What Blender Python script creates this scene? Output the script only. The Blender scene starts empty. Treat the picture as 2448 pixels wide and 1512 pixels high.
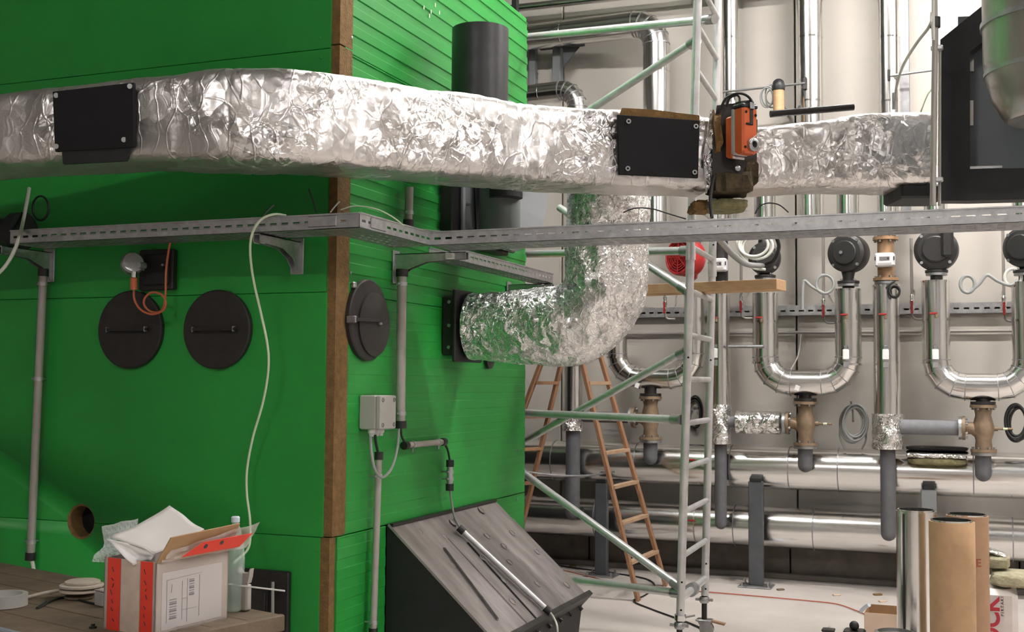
import bpy, bmesh, math, random
from mathutils import Vector, Matrix, noise
random.seed(7)
S = bpy.context.scene
COL = S.collection
V = Vector

# ------------------------------------------------------------------ camera
F, CX, CY = 2800.0, 1224.0, 756.0           # focal length and centre in pixels of the 2448 x 1512 frame
EYE = V((0, 0, 1.6))
yaw, pitch, roll = math.atan(1100 / F), math.atan(158 / F), 0.0075
fw = V((-math.sin(yaw) * math.cos(pitch), math.cos(yaw) * math.cos(pitch), math.sin(pitch)))
rt0 = V((math.cos(yaw), math.sin(yaw), 0)); up0 = rt0.cross(fw)
RT = rt0 * math.cos(roll) + up0 * math.sin(roll)
UP = up0 * math.cos(roll) - rt0 * math.sin(roll)
cam = bpy.data.cameras.new('camera'); camo = bpy.data.objects.new('camera', cam); COL.objects.link(camo)
cam.sensor_width = 36.0; cam.lens = 36.0 * F / 2448.0; cam.clip_start = 0.05; cam.clip_end = 200
camo.matrix_world = Matrix(((RT.x, UP.x, -fw.x, EYE.x), (RT.y, UP.y, -fw.y, EYE.y), (RT.z, UP.z, -fw.z, EYE.z), (0, 0, 0, 1)))
S.camera = camo

# ------------------------------------------------------------------ world, exposure, hall lamps
w = bpy.data.worlds.new('hall_air'); S.world = w; w.use_nodes = True
w.node_tree.nodes['Background'].inputs[0].default_value = (0.9, 0.95, 1.0, 1)
w.node_tree.nodes['Background'].inputs[1].default_value = 0.05
S.view_settings.view_transform = 'Standard'; S.view_settings.look = 'None'
S.view_settings.exposure = 0.0; S.view_settings.gamma = 1.0; S.view_settings.use_curve_mapping = False
S.cycles.max_bounces = 6; S.cycles.diffuse_bounces = 3; S.cycles.glossy_bounces = 4; S.cycles.transparent_max_bounces = 6
S.cycles.use_adaptive_sampling = True; S.cycles.adaptive_threshold = 0.15; S.cycles.adaptive_min_samples = 12; S.cycles.caustics_reflective = False; S.cycles.caustics_refractive = False
LAMP_POWER = 268.0
LAMP_COLOUR = (1.0, 0.96, 0.93)
# x centre, y centre, along ('x' or 'y'): strip luminaires hanging over the aisle
LAMPS = [(-2.25, 6.3, 'x'), (0.0, 7.9, 'x'), (2.6, 7.9, 'x'),
         (2.8, 3.6, 'x'), (5.4, 3.6, 'x'),
         (-1.8, -3.2, 'x'), (3.6, -1.4, 'x')]
LAMP_LABELS = ['white strip luminaire hanging above the boiler side and flue fan', 'white strip luminaire hanging above the wall pipes beside the scaffold', 'white strip luminaire hanging above the header pipes, farthest right along the back wall',
               'white strip luminaire hanging above the upright metal rolls', 'white strip luminaire hanging near the right hall wall',
               'white strip luminaire hanging left behind the viewer, facing the boiler front', 'white strip luminaire hanging right behind the viewer']
LAMP_Z = 5.6

# ------------------------------------------------------------------ placing helpers (a photographed point + the plane it stands on)
def ray(px, py): return fw + RT * ((px - CX) / F) - UP * ((py - CY) / F)
def PY(px, py, Y): d = ray(px, py); return EYE + d * (Y / d.y)
def PX(px, py, X): d = ray(px, py); return EYE + d * (X / d.x)
def PZ(px, py, Z): d = ray(px, py); return EYE + d * ((Z - EYE.z) / d.z)
def PD(px, py, D): return EYE + ray(px, py) * D

# ------------------------------------------------------------------ materials
MATS = {}
def mat(name, col, rough=0.5, metal=0.0, var=0.0, vscale=6.0, bump=0.0, bscale=40.0, col2=None, stretch=None, detail=6, spec=0.5, alpha=None, trans=0.0, emit=None, bdist=0.01):
    m = bpy.data.materials.new(name); m.use_nodes = True; MATS[name] = m
    nt = m.node_tree; N = nt.nodes; L = nt.links; b = N['Principled BSDF']
    b.inputs['Base Color'].default_value = (*col, 1); b.inputs['Roughness'].default_value = rough; b.inputs['Metallic'].default_value = metal
    b.inputs['Specular IOR Level'].default_value = spec
    if trans: b.inputs['Transmission Weight'].default_value = trans
    if alpha is not None: b.inputs['Alpha'].default_value = alpha
    if emit: b.inputs['Emission Color'].default_value = (*emit[0], 1); b.inputs['Emission Strength'].default_value = emit[1]
    tc = N.new('ShaderNodeTexCoord'); mp = N.new('ShaderNodeMapping'); L.new(tc.outputs['Object'], mp.inputs[0])
    if stretch: mp.inputs['Scale'].default_value = stretch
    if var or col2:
        n = N.new('ShaderNodeTexNoise'); n.inputs['Scale'].default_value = vscale; n.inputs['Detail'].default_value = detail; n.inputs['Roughness'].default_value = 0.6
        L.new(mp.outputs[0], n.inputs['Vector'])
        r = N.new('ShaderNodeValToRGB'); c2 = col2 or tuple(min(1, c * (1 + var)) for c in col); c1 = tuple(c * (1 - var) for c in col) if not col2 else col
        r.color_ramp.elements[0].color = (*c1, 1); r.color_ramp.elements[1].color = (*c2, 1)
        r.color_ramp.elements[0].position = 0.3; r.color_ramp.elements[1].position = 0.7
        L.new(n.outputs['Fac'], r.inputs[0]); L.new(r.outputs[0], b.inputs['Base Color'])
    if bump:
        n2 = N.new('ShaderNodeTexNoise'); n2.inputs['Scale'].default_value = bscale; n2.inputs['Detail'].default_value = 4
        L.new(mp.outputs[0], n2.inputs['Vector'])
        bp = N.new('ShaderNodeBump'); bp.inputs['Strength'].default_value = bump; bp.inputs['Distance'].default_value = bdist
        L.new(n2.outputs['Fac'], bp.inputs['Height']); L.new(bp.outputs[0], b.inputs['Normal'])
    return m

mat('green', (0.020, 0.31, 0.045), 0.42, var=0.10, vscale=1.3, bump=0.03, bscale=9)
mat('wool', (0.20, 0.115, 0.040), 0.95, var=0.25, vscale=30, bump=0.6, bscale=90)
mat('wool_yellow', (0.20, 0.18, 0.09), 0.95, var=0.3, vscale=25, bump=0.6, bscale=70)
mat('wool_pale', (0.36, 0.33, 0.22), 0.95, var=0.25, vscale=25, bump=0.6, bscale=70)
mat('wool_dark', (0.075, 0.055, 0.028), 0.95, var=0.4, vscale=22, bump=0.8, bscale=60)
mat('black_steel', (0.030, 0.027, 0.026), 0.42, 0.35, var=0.3, vscale=14, bump=0.05, bscale=60)
mat('black_matt', (0.012, 0.012, 0.013), 0.6, var=0.3, vscale=10)
mat('black_plastic', (0.014, 0.014, 0.015), 0.45)
mat('black_sheet', (0.012, 0.012, 0.013), 0.7, spec=0.2, var=0.15, vscale=8, bump=0.05, bscale=200)
mat('door_iron', (0.030, 0.026, 0.024), 0.55, 0.2, var=0.2, vscale=20, bump=0.1, bscale=120)
mat('dark_bore', (0.004, 0.004, 0.004), 0.9)
mat('chute_steel', (0.20, 0.175, 0.168), 0.33, 0.25, col2=(0.38, 0.345, 0.335), vscale=3.5, bump=0.06, bscale=25, stretch=(1, 4, 1))
mat('flue_black', (0.035, 0.034, 0.037), 0.42, 0.1, var=0.25, vscale=9, bump=0.08, bscale=30)
mat('galv', (0.52, 0.52, 0.53), 0.36, 0.85, var=0.18, vscale=25)
mat('galv_dull', (0.34, 0.34, 0.35), 0.42, 0.8, var=0.2, vscale=18)
mat('alu_tube', (0.64, 0.64, 0.64), 0.34, 0.60, var=0.12, vscale=12, bump=0.02, bscale=80)
mat('cladding', (0.78, 0.77, 0.75), 0.19, 1.0, var=0.05, vscale=3, bump=0.012, bscale=14)
mat('cladding_bright', (0.80, 0.79, 0.77), 0.12, 1.0, bump=0.02, bscale=7)
mat('vessel_sheet', (0.55, 0.53, 0.50), 0.32, 0.95, var=0.12, vscale=4, stretch=(3, 3, 0.4))
mat('chrome', (0.75, 0.75, 0.75), 0.12, 1.0)
mat('steel', (0.42, 0.42, 0.42), 0.35, 0.9)
mat('post_grey', (0.075, 0.080, 0.088), 0.5, 0.1, var=0.15, vscale=8)
mat('post_light', (0.20, 0.21, 0.22), 0.5, 0.1)
mat('foam_grey', (0.115, 0.115, 0.125), 0.8, var=0.12, vscale=20)
mat('foam_light', (0.20, 0.20, 0.215), 0.75, var=0.12, vscale=20)
mat('bronze', (0.235, 0.165, 0.105), 0.55, 0.25, var=0.2, vscale=20, bump=0.1, bscale=60)
mat('bronze_light', (0.36, 0.22, 0.12), 0.5, 0.3, var=0.2, vscale=20)
mat('pump_black', (0.022, 0.021, 0.021), 0.42, 0.0, bump=0.05, bscale=150)
mat('red_paint', (0.42, 0.03, 0.03), 0.35)
mat('red_dark', (0.20, 0.02, 0.02), 0.5)
mat('orange', (0.62, 0.115, 0.03), 0.42)
mat('floor_cable_red', (0.42, 0.10, 0.05), 0.5)
mat('orange_cable', (0.55, 0.14, 0.06), 0.5)
mat('grey_plastic', (0.42, 0.41, 0.38), 0.45)
mat('fan_grey', (0.30, 0.32, 0.34), 0.4, 0.05, var=0.05, vscale=3)
mat('fan_dark_grey', (0.16, 0.18, 0.18), 0.45)  # darker grey of the fan's outlet neck
mat('panel_grey', (0.13, 0.15, 0.16), 0.4, 0.1)
mat('white_plastic', (0.72, 0.72, 0.72), 0.4)
mat('white_tag', (0.85, 0.85, 0.85), 0.4)
mat('conduit', (0.40, 0.37, 0.335), 0.42, 0.15, var=0.06, vscale=10)
mat('cable_grey', (0.30, 0.31, 0.30), 0.5)
mat('cable_pale', (0.62, 0.70, 0.50), 0.5)
mat('cable_white', (0.66, 0.66, 0.60), 0.5)
mat('cable_black', (0.015, 0.015, 0.015), 0.5)
mat('wood_rung', (0.38, 0.24, 0.14), 0.65, col2=(0.48, 0.33, 0.21), vscale=8, bump=0.1)
mat('wood_ladder', (0.27, 0.13, 0.065), 0.6, col2=(0.38, 0.21, 0.115), vscale=8, stretch=(6, 6, 1), bump=0.1)
mat('wood_plank', (0.50, 0.30, 0.15), 0.65, col2=(0.62, 0.40, 0.22), vscale=10, stretch=(0.6, 8, 8), bump=0.1)
mat('wood_bench', (0.115, 0.082, 0.052), 0.8, col2=(0.19, 0.14, 0.095), vscale=9, bump=0.25, bscale=50)
mat('bench_edge', (0.22, 0.25, 0.28), 0.6, var=0.2)
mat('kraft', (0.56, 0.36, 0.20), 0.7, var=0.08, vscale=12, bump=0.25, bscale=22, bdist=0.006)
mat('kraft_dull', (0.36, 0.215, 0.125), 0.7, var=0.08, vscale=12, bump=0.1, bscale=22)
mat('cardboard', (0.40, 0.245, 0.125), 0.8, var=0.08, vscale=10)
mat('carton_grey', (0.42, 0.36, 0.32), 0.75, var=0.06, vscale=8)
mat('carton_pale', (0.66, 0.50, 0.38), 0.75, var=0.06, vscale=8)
mat('packing_tape', (0.60, 0.49, 0.40), 0.35, var=0.12, vscale=25)
mat('paper', (0.54, 0.52, 0.49), 0.7)
mat('paper_white', (0.78, 0.77, 0.75), 0.7)
mat('label_paper', (0.50, 0.47, 0.46), 0.6)
mat('ink', (0.06, 0.05, 0.055), 0.7)
mat('ink_grey', (0.20, 0.18, 0.19), 0.7)
mat('red_tape', (0.80, 0.055, 0.03), 0.4)
mat('red_print', (0.45, 0.03, 0.05), 0.5)
mat('red_faded', (0.30, 0.085, 0.05), 0.7)
mat('pack_film', (0.60, 0.55, 0.52), 0.35, var=0.08, vscale=9)
mat('bubble', (0.80, 0.84, 0.81), 0.08, alpha=0.38)
mat('film', (0.75, 0.70, 0.66), 0.2, alpha=0.45, bump=0.4, bscale=40)
mat('bottle', (0.62, 0.75, 0.70), 0.05, alpha=0.35)
mat('cap_blue', (0.60, 0.68, 0.75), 0.4)
mat('wall_panel', (0.56, 0.52, 0.465), 0.75, var=0.05, vscale=1.2, bump=0.04, bscale=60)
mat('wall_plinth', (0.155, 0.135, 0.115), 0.9, var=0.22, vscale=7, bump=0.4, bscale=40)
mat('concrete', (0.52, 0.47, 0.43), 0.6, col2=(0.62, 0.57, 0.53), vscale=1.8, bump=0.06, bscale=50, detail=9)
mat('hall_wall', (0.48, 0.46, 0.44), 0.8)
mat('hall_ceiling', (0.36, 0.35, 0.34), 0.8)
mat('ceiling_beam', (0.20, 0.20, 0.20), 0.7)
mat('beige_cloth', (0.50, 0.44, 0.36), 0.7, var=0.1, vscale=30)
mat('tube_light', (1, 1, 1), 0.5, emit=(LAMP_COLOUR, LAMP_POWER))
mat('lamp_body', (0.6, 0.6, 0.6), 0.5)

def foil(name, base, rough, strength, scale):
    m = bpy.data.materials.new(name); m.use_nodes = True; MATS[name] = m
    nt = m.node_tree; N = nt.nodes; L = nt.links; b = N['Principled BSDF']
    b.inputs['Base Color'].default_value = (*base, 1); b.inputs['Metallic'].default_value = 0.94; b.inputs['Roughness'].default_value = rough
    tc = N.new('ShaderNodeTexCoord')
    def tex(sc, det, kind='FBM', vec=None, ro=0.5):
        n = N.new('ShaderNodeTexNoise'); n.noise_type = kind; n.inputs['Scale'].default_value = sc; n.inputs['Detail'].default_value = det; n.inputs['Roughness'].default_value = ro
        L.new(vec or tc.outputs['Object'], n.inputs['Vector']); return n
    def math_(op, a, b_=None, c=None):
        n = N.new('ShaderNodeMath'); n.operation = op
        for k, x in enumerate((a, b_, c)):
            if x is None: continue
            if isinstance(x, (int, float)): n.inputs[k].default_value = x
            else: L.new(x, n.inputs[k])
        return n.outputs[0]
    warp = tex(scale * 0.35, 2)
    mx = N.new('ShaderNodeVectorMath'); mx.operation = 'MULTIPLY_ADD'; mx.inputs[1].default_value = (0.13, 0.13, 0.13)
    L.new(warp.outputs['Color'], mx.inputs[0]); L.new(tc.outputs['Object'], mx.inputs[2]); wv = mx.outputs[0]
    def vmath(op, a, b_):
        n = N.new('ShaderNodeVectorMath'); n.operation = op
        for k, x in enumerate((a, b_)):
            if isinstance(x, tuple): n.inputs[k].default_value = x
            else: L.new(x, n.inputs[k])
        return n.outputs['Value'] if op == 'DOT_PRODUCT' else n.outputs[0]
    def facets(sc, stretch=(1, 1, 1)):   # every cell a small plane with its own tilt: straight folds between flat facets
        sv = vmath('MULTIPLY', wv, stretch)
        vo = N.new('ShaderNodeTexVoronoi'); vo.feature = 'F1'; vo.inputs['Scale'].default_value = sc; L.new(sv, vo.inputs['Vector'])
        return vmath('DOT_PRODUCT', vmath('SUBTRACT', sv, vo.outputs['Position']), vmath('SUBTRACT', vo.outputs['Color'], (0.5, 0.5, 0.5)))
    def edges(sc, width, stretch=(1, 1, 1)):
        sv = vmath('MULTIPLY', wv, stretch); vo = N.new('ShaderNodeTexVoronoi'); vo.feature = 'DISTANCE_TO_EDGE'; vo.inputs['Scale'].default_value = sc; L.new(sv, vo.inputs['Vector'])
        mr = N.new('ShaderNodeMapRange'); mr.interpolation_type = 'SMOOTHSTEP'; mr.inputs[1].default_value = 0; mr.inputs[2].default_value = width; mr.inputs[3].default_value = 1; mr.inputs[4].default_value = 0
        L.new(vo.outputs['Distance'], mr.inputs[0]); return mr.outputs[0]
    where = tex(2.4, 2); msk = N.new('ShaderNodeMapRange'); msk.inputs[1].default_value = 0.42; msk.inputs[2].default_value = 0.62; msk.inputs[3].default_value = 0.10; L.new(where.outputs['Fac'], msk.inputs[0])
    h = math_('MULTIPLY', facets(scale * 0.6, (1.2, 1.2, 0.8)), 0.42)
    h = math_('MULTIPLY_ADD', math_('MULTIPLY', facets(scale * 1.7), msk.outputs[0]), 0.75, h)
    h = math_('MULTIPLY_ADD', math_('MULTIPLY', facets(scale * 4.0), msk.outputs[0]), 0.6, h)
    h = math_('MULTIPLY_ADD', math_('MULTIPLY', edges(scale * 0.45, 0.05, (1.4, 1.4, 0.7)), where.outputs['Fac']), 0.0035, h)
    h = math_('MULTIPLY_ADD', math_('MULTIPLY', edges(scale * 1.1, 0.07), msk.outputs[0]), 0.0016, h)
    fine = tex(scale * 4, 3)
    bp = N.new('ShaderNodeBump'); bp.inputs['Distance'].default_value = strength; bp.inputs['Strength'].default_value = 1.0
    L.new(h, bp.inputs['Height']); L.new(bp.outputs[0], b.inputs['Normal'])
    rr = N.new('ShaderNodeMapRange'); rr.inputs[3].default_value = rough * 0.75; rr.inputs[4].default_value = rough * 1.35; L.new(fine.outputs['Fac'], rr.inputs[0]); L.new(rr.outputs[0], b.inputs['Roughness'])
    return m
foil('foil', (0.72, 0.69, 0.675), 0.33, 0.62, 15)
foil('foil_round', (0.90, 0.88, 0.87), 0.27, 1.2, 27)
foil('foil_small', (0.84, 0.83, 0.81), 0.16, 0.9, 20)

# ------------------------------------------------------------------ mesh building
def perp(d):
    d = d.normalized(); a = V((0, 0, 1)) if abs(d.z) < 0.9 else V((1, 0, 0))
    u = a.cross(d).normalized(); return u, d.cross(u).normalized()

class MB:
    def __init__(s): s.v = []; s.f = []; s.m = []
    def add(s, vs, fs, mi=0):
        o = len(s.v); s.v += [V(p) for p in vs]; s.f += [tuple(i + o for i in f) for f in fs]; s.m += [mi] * len(fs); return s
    def hexa(s, p, mi=0):   # 8 corners: bottom ring 0-3 ccw, top ring 4-7
        return s.add(p, [(0, 3, 2, 1), (4, 5, 6, 7), (0, 1, 5, 4), (1, 2, 6, 5), (2, 3, 7, 6), (3, 0, 4, 7)], mi)
    def box(s, c, sz, ax=None, mi=0):
        c = V(c); X, Y, Z = ax or (V((1, 0, 0)), V((0, 1, 0)), V((0, 0, 1))); a, b, d = sz[0] / 2, sz[1] / 2, sz[2] / 2
        r = lambda z: [c + X * x + Y * y + Z * z for x, y in ((-a, -b), (a, -b), (a, b), (-a, b))]
        return s.hexa(r(-d) + r(d), mi)
    def bbox(s, c, sz, bev=0.004, ax=None, mi=0):  # box with chamfered vertical + horizontal edges
        c = V(c); X, Y, Z = ax or (V((1, 0, 0)), V((0, 1, 0)), V((0, 0, 1))); a, b, d = sz[0] / 2, sz[1] / 2, sz[2] / 2; e = min(bev, a * .9, b * .9, d * .9)
        def ring(x, y, z):
            return [c + X * p + Y * q + Z * z for p, q in ((-x + e, -y), (x - e, -y), (x, -y + e), (x, y - e), (x - e, y), (-x + e, y), (-x, y - e), (-x, -y + e))]
        vs = ring(a - e, b - e, -d) + ring(a, b, -d + e) + ring(a, b, d - e) + ring(a - e, b - e, d)
        fs = [tuple(reversed(range(8))), tuple(range(24, 32))]
        for k in range(3):
            for i in range(8): j = (i + 1) % 8; fs.append((k * 8 + i, k * 8 + j, k * 8 + 8 + j, k * 8 + 8 + i))
        return s.add(vs, fs, mi)
    def bar(s, p, q, wd, ht, upv=(0, 0, 1), mi=0):
        p, q = V(p), V(q); d = (q - p); L = d.length; d.normalize(); x = d.cross(V(upv)).normalized(); z = x.cross(d)
        return s.box((p + q) / 2, (wd, L, ht), (x, d, z), mi)
    def prism(s, poly, vec, mi=0):
        n = len(poly); vec = V(vec); vs = [V(p) for p in poly] + [V(p) + vec for p in poly]
        fs = [tuple(reversed(range(n))), tuple(range(n, 2 * n))] + [(i, (i + 1) % n, n + (i + 1) % n, n + i) for i in range(n)]
        return s.add(vs, fs, mi)
    def tube(s, pts, r, n=12, cap=True, closed=False, mi=0):
        pts = [V(p) for p in pts]; k = len(pts); rs = r if isinstance(r, (list, tuple)) else [r] * k
        T = []
        for i in range(k):
            a = pts[i - 1] if (i or closed) else pts[0]; b = pts[(i + 1) % k] if (i < k - 1 or closed) else pts[-1]
            t = b - a; T.append(t.normalized() if t.length > 1e-9 else V((0, 0, 1)))
        u, _ = perp(T[0]); vs = []; fs = []
        for i in range(k):
            u = (u - T[i] * u.dot(T[i])); u = u.normalized() if u.length > 1e-6 else perp(T[i])[0]; v = T[i].cross(u)
            # mitre widening at bends
            for j in range(n):
                a = 2 * math.pi * j / n; vs.append(pts[i] + (u * math.cos(a) + v * math.sin(a)) * rs[i])
        for i in range(k if closed else k - 1):
            i2 = (i + 1) % k
            for j in range(n): j2 = (j + 1) % n; fs.append((i * n + j, i * n + j2, i2 * n + j2, i2 * n + j))
        if cap and not closed: fs += [tuple(reversed(range(n))), tuple(range((k - 1) * n, k * n))]
        return s.add(vs, fs, mi)
    def lathe(s, o, axis, prof, n=24, mi=0, close=False):   # prof: (radius, distance along axis)
        o = V(o); d = V(axis).normalized(); u, v = perp(d); vs = []; fs = []; k = len(prof)
        for (r, t) in prof:
            for j in range(n): a = 2 * math.pi * j / n; vs.append(o + d * t + (u * math.cos(a) + v * math.sin(a)) * max(r, 1e-5))
        for i in range(k if close else k - 1):
            i2 = (i + 1) % k
            for j in range(n): j2 = (j + 1) % n; fs.append((i * n + j, i * n + j2, i2 * n + j2, i2 * n + j))
        if not close: fs += [tuple(reversed(range(n))), tuple(range((k - 1) * n, k * n))]
        return s.add(vs, fs, mi)
    def ring(s, o, axis, r0, r1, t, n=24, mi=0): return s.lathe(V(o) - V(axis).normalized() * t / 2, axis, [(r0, 0), (r1, 0), (r1, t), (r0, t)], n, mi, True)
    def ball(s, c, r, n=14, sc=(1, 1, 1), mi=0):
        vs = []; m = n // 2; c = V(c)
        for i in range(1, m):
            t = math.pi * i / m
            for j in range(n): a = 2 * math.pi * j / n; vs.append(c + V((math.sin(t) * math.cos(a) * r * sc[0], math.sin(t) * math.sin(a) * r * sc[1], math.cos(t) * r * sc[2])))
        fs = []
        for i in range(m - 2):
            for j in range(n): j2 = (j + 1) % n; fs.append((i * n + j, (i + 1) * n + j, (i + 1) * n + j2, i * n + j2))
        a = len(vs); vs += [c + V((0, 0, r * sc[2])), c - V((0, 0, r * sc[2]))]
        for j in range(n): j2 = (j + 1) % n; fs += [(a, j, j2), (a + 1, (m - 2) * n + j2, (m - 2) * n + j)]
        return s.add(vs, fs, mi)
    def plate(s, o, U, Vv, nrm, us, vs_, skip, th, mi=0):  # sheet of cells with holes, one connected skin
        o, U, Vv, nrm = V(o), V(U), V(Vv), V(nrm); nu, nv = len(us), len(vs_); base = len(s.v); K = nu * nv
        P = [o + U * a + Vv * b for b in vs_ for a in us]; s.v += P + [p - nrm * th for p in P]
        on = lambda i, j: 0 <= i < nu - 1 and 0 <= j < nv - 1 and not skip(i, j)
        id = lambda i, j: base + j * nu + i
        for j in range(nv - 1):
            for i in range(nu - 1):
                if not on(i, j): continue
                q = (id(i, j), id(i + 1, j), id(i + 1, j + 1), id(i, j + 1)); F_ = [q, tuple(x + K for x in reversed(q))]
                for (di, dj, a, b) in ((-1, 0, q[3], q[0]), (1, 0, q[1], q[2]), (0, -1, q[0], q[1]), (0, 1, q[2], q[3])):
                    if not on(i + di, j + dj): F_.append((b, a, a + K, b + K))
                s.f += F_; s.m += [mi] * len(F_)
        return s
    def build(s, name, material, parent=None, smooth=35, props=None, bevel=0):
        off = V((0, 0, 0)); p = parent
        while p is not None: off += p.location; p = p.parent
        me = bpy.data.meshes.new(name); loc = V((0, 0, 0))
        if parent is None and s.v:
            lo = V([min(q[i] for q in s.v) for i in range(3)]); hi = V([max(q[i] for q in s.v) for i in range(3)])
            loc = V(((lo.x + hi.x) / 2, (lo.y + hi.y) / 2, lo.z)); off = loc
        me.from_pydata([tuple(q - off) for q in s.v], [], s.f); me.validate()
        mats = material if isinstance(material, (list, tuple)) else [material]
        for mm in mats: me.materials.append(MATS[mm])
        if len(mats) > 1:
            for pl, mi in zip(me.polygons, s.m): pl.material_index = mi
        bm = bmesh.new(); bm.from_mesh(me); bmesh.ops.recalc_face_normals(bm, faces=bm.faces); bm.to_mesh(me); bm.free()
        if smooth:
            for pl in me.polygons: pl.use_smooth = True
            me.set_sharp_from_angle(angle=math.radians(smooth))
        o = bpy.data.objects.new(name, me); COL.objects.link(o); o.location = loc
        if parent is not None: o.parent = parent
        if bevel:
            bv = o.modifiers.new('bevel', 'BEVEL'); bv.width = bevel; bv.segments = 2; bv.limit_method = 'ANGLE'
        if props:
            for k_, v_ in props.items(): o[k_] = v_
        return o

def thing(name, label, cat, loc, group=None, kind=None):
    o = bpy.data.objects.new(name, None); COL.objects.link(o); o.location = V(loc); o.empty_display_size = 0.1
    if label: o['label'] = label
    if cat: o['category'] = cat
    if group: o['group'] = group
    if kind: o['kind'] = kind
    return o
def tag(o, label, cat, group=None, kind=None):
    o['label'] = label; o['category'] = cat
    if group: o['group'] = group
    if kind: o['kind'] = kind
    return o
def cr(pts, n=8):
    P = [V(p) for p in pts]; P = [P[0] * 2 - P[1]] + P + [P[-1] * 2 - P[-2]]; out = []
    for i in range(1, len(P) - 2):
        a, b, c, d = P[i - 1:i + 3]
        for k in range(n):
            t = k / n; out.append(0.5 * ((2 * b) + (c - a) * t + (2 * a - 5 * b + 4 * c - d) * t * t + (3 * b - a - 3 * c + d) * t ** 3))
    out.append(P[-2]); return out
def elbow(p, q, r_, k=5):   # corner p->q->r path points given as three points, bend radius k segments
    pass
def bend(pts, rad, k=5):    # polyline with rounded corners, k segments each
    P = [V(p) for p in pts]; out = [P[0]]
    for i in range(1, len(P) - 1):
        a = (P[i - 1] - P[i]).normalized(); b = (P[i + 1] - P[i]).normalized(); ang = a.angle(b); t = rad / math.tan(ang / 2)
        c = P[i] + (a + b).normalized() * (rad / math.sin(ang / 2)); s0 = P[i] + a * t; e0 = P[i] + b * t
        for j in range(k + 1):
            f = j / k; v = (s0 - c).normalized().slerp((e0 - c).normalized(), f) if True else None
            out.append(c + v * rad)
    out.append(P[-1]); return out
def text_mb(txt, origin, xdir, ydir, size, depth=0.0008, bold=0.0, end=False):
    cu = bpy.data.curves.new('txt', 'FONT'); cu.body = txt; cu.size = size; cu.extrude = depth; cu.offset = bold
    ob = bpy.data.objects.new('txt', cu); COL.objects.link(ob); dg = bpy.context.evaluated_depsgraph_get()
    me = ob.evaluated_get(dg).to_mesh(); x, y = V(xdir).normalized(), V(ydir).normalized(); z = x.cross(y); o = V(origin) - (x * max(v.co.x for v in me.vertices) if end else V((0, 0, 0)))
    vs = [o + x * v.co.x + y * v.co.y + z * v.co.z for v in me.vertices]; fs = [tuple(p.vertices) for p in me.polygons]
    ob.evaluated_get(dg).to_mesh_clear(); bpy.data.objects.remove(ob); bpy.data.curves.remove(cu)
    return MB().add(vs, fs)
def cut(obj, cutter_mb):    # bore a hole with a boolean, then drop the cutter
    c = cutter_mb.build('cutter', 'dark_bore'); m = obj.modifiers.new('hole', 'BOOLEAN'); m.operation = 'DIFFERENCE'; m.object = c; m.solver = 'EXACT'
    bpy.context.view_layer.update(); dg = bpy.context.evaluated_depsgraph_get(); me = bpy.data.meshes.new_from_object(obj.evaluated_get(dg))
    obj.modifiers.clear(); old = obj.data; obj.data = me; bpy.data.meshes.remove(old); bpy.data.objects.remove(c)
X1, Y1, Z1 = V((1, 0, 0)), V((0, 1, 0)), V((0, 0, 1))

# ================================================================== STRUCTURE
YW, ZC = 9.95, 6.6
fl = MB().box((-0.5, 1.5, -0.1), (19, 18, 0.2)).build('floor', 'concrete', smooth=0); fl['kind'] = 'structure'
ce = MB().box((-0.5, 1.5, ZC + 0.1), (19, 18, 0.2)).build('ceiling', 'hall_ceiling', smooth=0); ce['kind'] = 'structure'
for nm, c, sz in (('wall_left', (-9.6, 1.5, ZC / 2), (0.2, 18, ZC)), ('wall_right', (8.6, 1.5, ZC / 2), (0.2, 18, ZC)), ('wall_front', (-0.5, -7.4, ZC / 2), (19, 0.2, ZC))):
    o = MB().box(c, sz).build(nm, 'hall_wall', smooth=0); o['kind'] = 'structure'
wb = thing('wall_back', None, None, (0, YW, 0), kind='structure')
MB().box((-0.5, YW + 0.16, ZC / 2), (19, 0.2, ZC)).build('wall_core', 'dark_bore', wb, 0)
jx = [-9.5, -7.57, -5.5, -3.43, -1.36, 0.71, 2.78, 4.85, 6.9, 8.5]
for a, b in zip(jx[:-1], jx[1:]):
    MB().bbox(((a + b) / 2, YW + 0.04, 3.55), (b - a - 0.014, 0.08, 6.1), 0.006).build('wall_panel', 'wall_panel', wb, 20)
px_ = [-9.5, -6.9, -4.9, -3.16, -1.42, 0.32, 2.06, 3.8, 6.0, 8.5]
for a, b in zip(px_[:-1], px_[1:]):
    MB().bbox(((a + b) / 2, YW + 0.035, 0.245), (b - a - 0.012, 0.11, 0.49), 0.008).build('plinth_block', 'wall_plinth', wb, 20)
# dark kerb strip along the foot of the wall
MB().bbox((-0.5, YW - 0.03, 0.02), (18.5, 0.12, 0.04), 0.006).build('trim_1', 'wall_plinth', None, 20)['kind'] = 'structure'

# ceiling beams (out of frame, they reflect in the cladding)
for i, yb in enumerate((-4, 0.6, 4.6, 8.4)):
    MB().box((-0.5, yb, ZC - 0.25), (18.6, 0.3, 0.5)).build('trim_%d' % (i + 2), 'ceiling_beam', None, 0)['kind'] = 'structure'

# hall strip luminaires
for i, (lx, ly, ax) in enumerate(LAMPS):
    t = thing('strip_luminaire', LAMP_LABELS[i], 'lamp', (lx, ly, LAMP_Z), 'strip luminaires under the hall ceiling')
    L = 1.5
    MB().bbox((lx, ly, LAMP_Z + 0.06), (L, 0.16, 0.08), 0.01).build('housing', 'lamp_body', t, 30)
    MB().bbox((lx, ly, LAMP_Z + 0.005), (L - 0.04, 0.12, 0.03), 0.006).build('diffuser', 'tube_light', t, 30)
    for sx in (-0.55, 0.55):
        MB().tube([(lx + sx, ly, LAMP_Z + 0.1), (lx + sx, ly, ZC)], 0.004, 6).build('hanger', 'steel', t)

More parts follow.
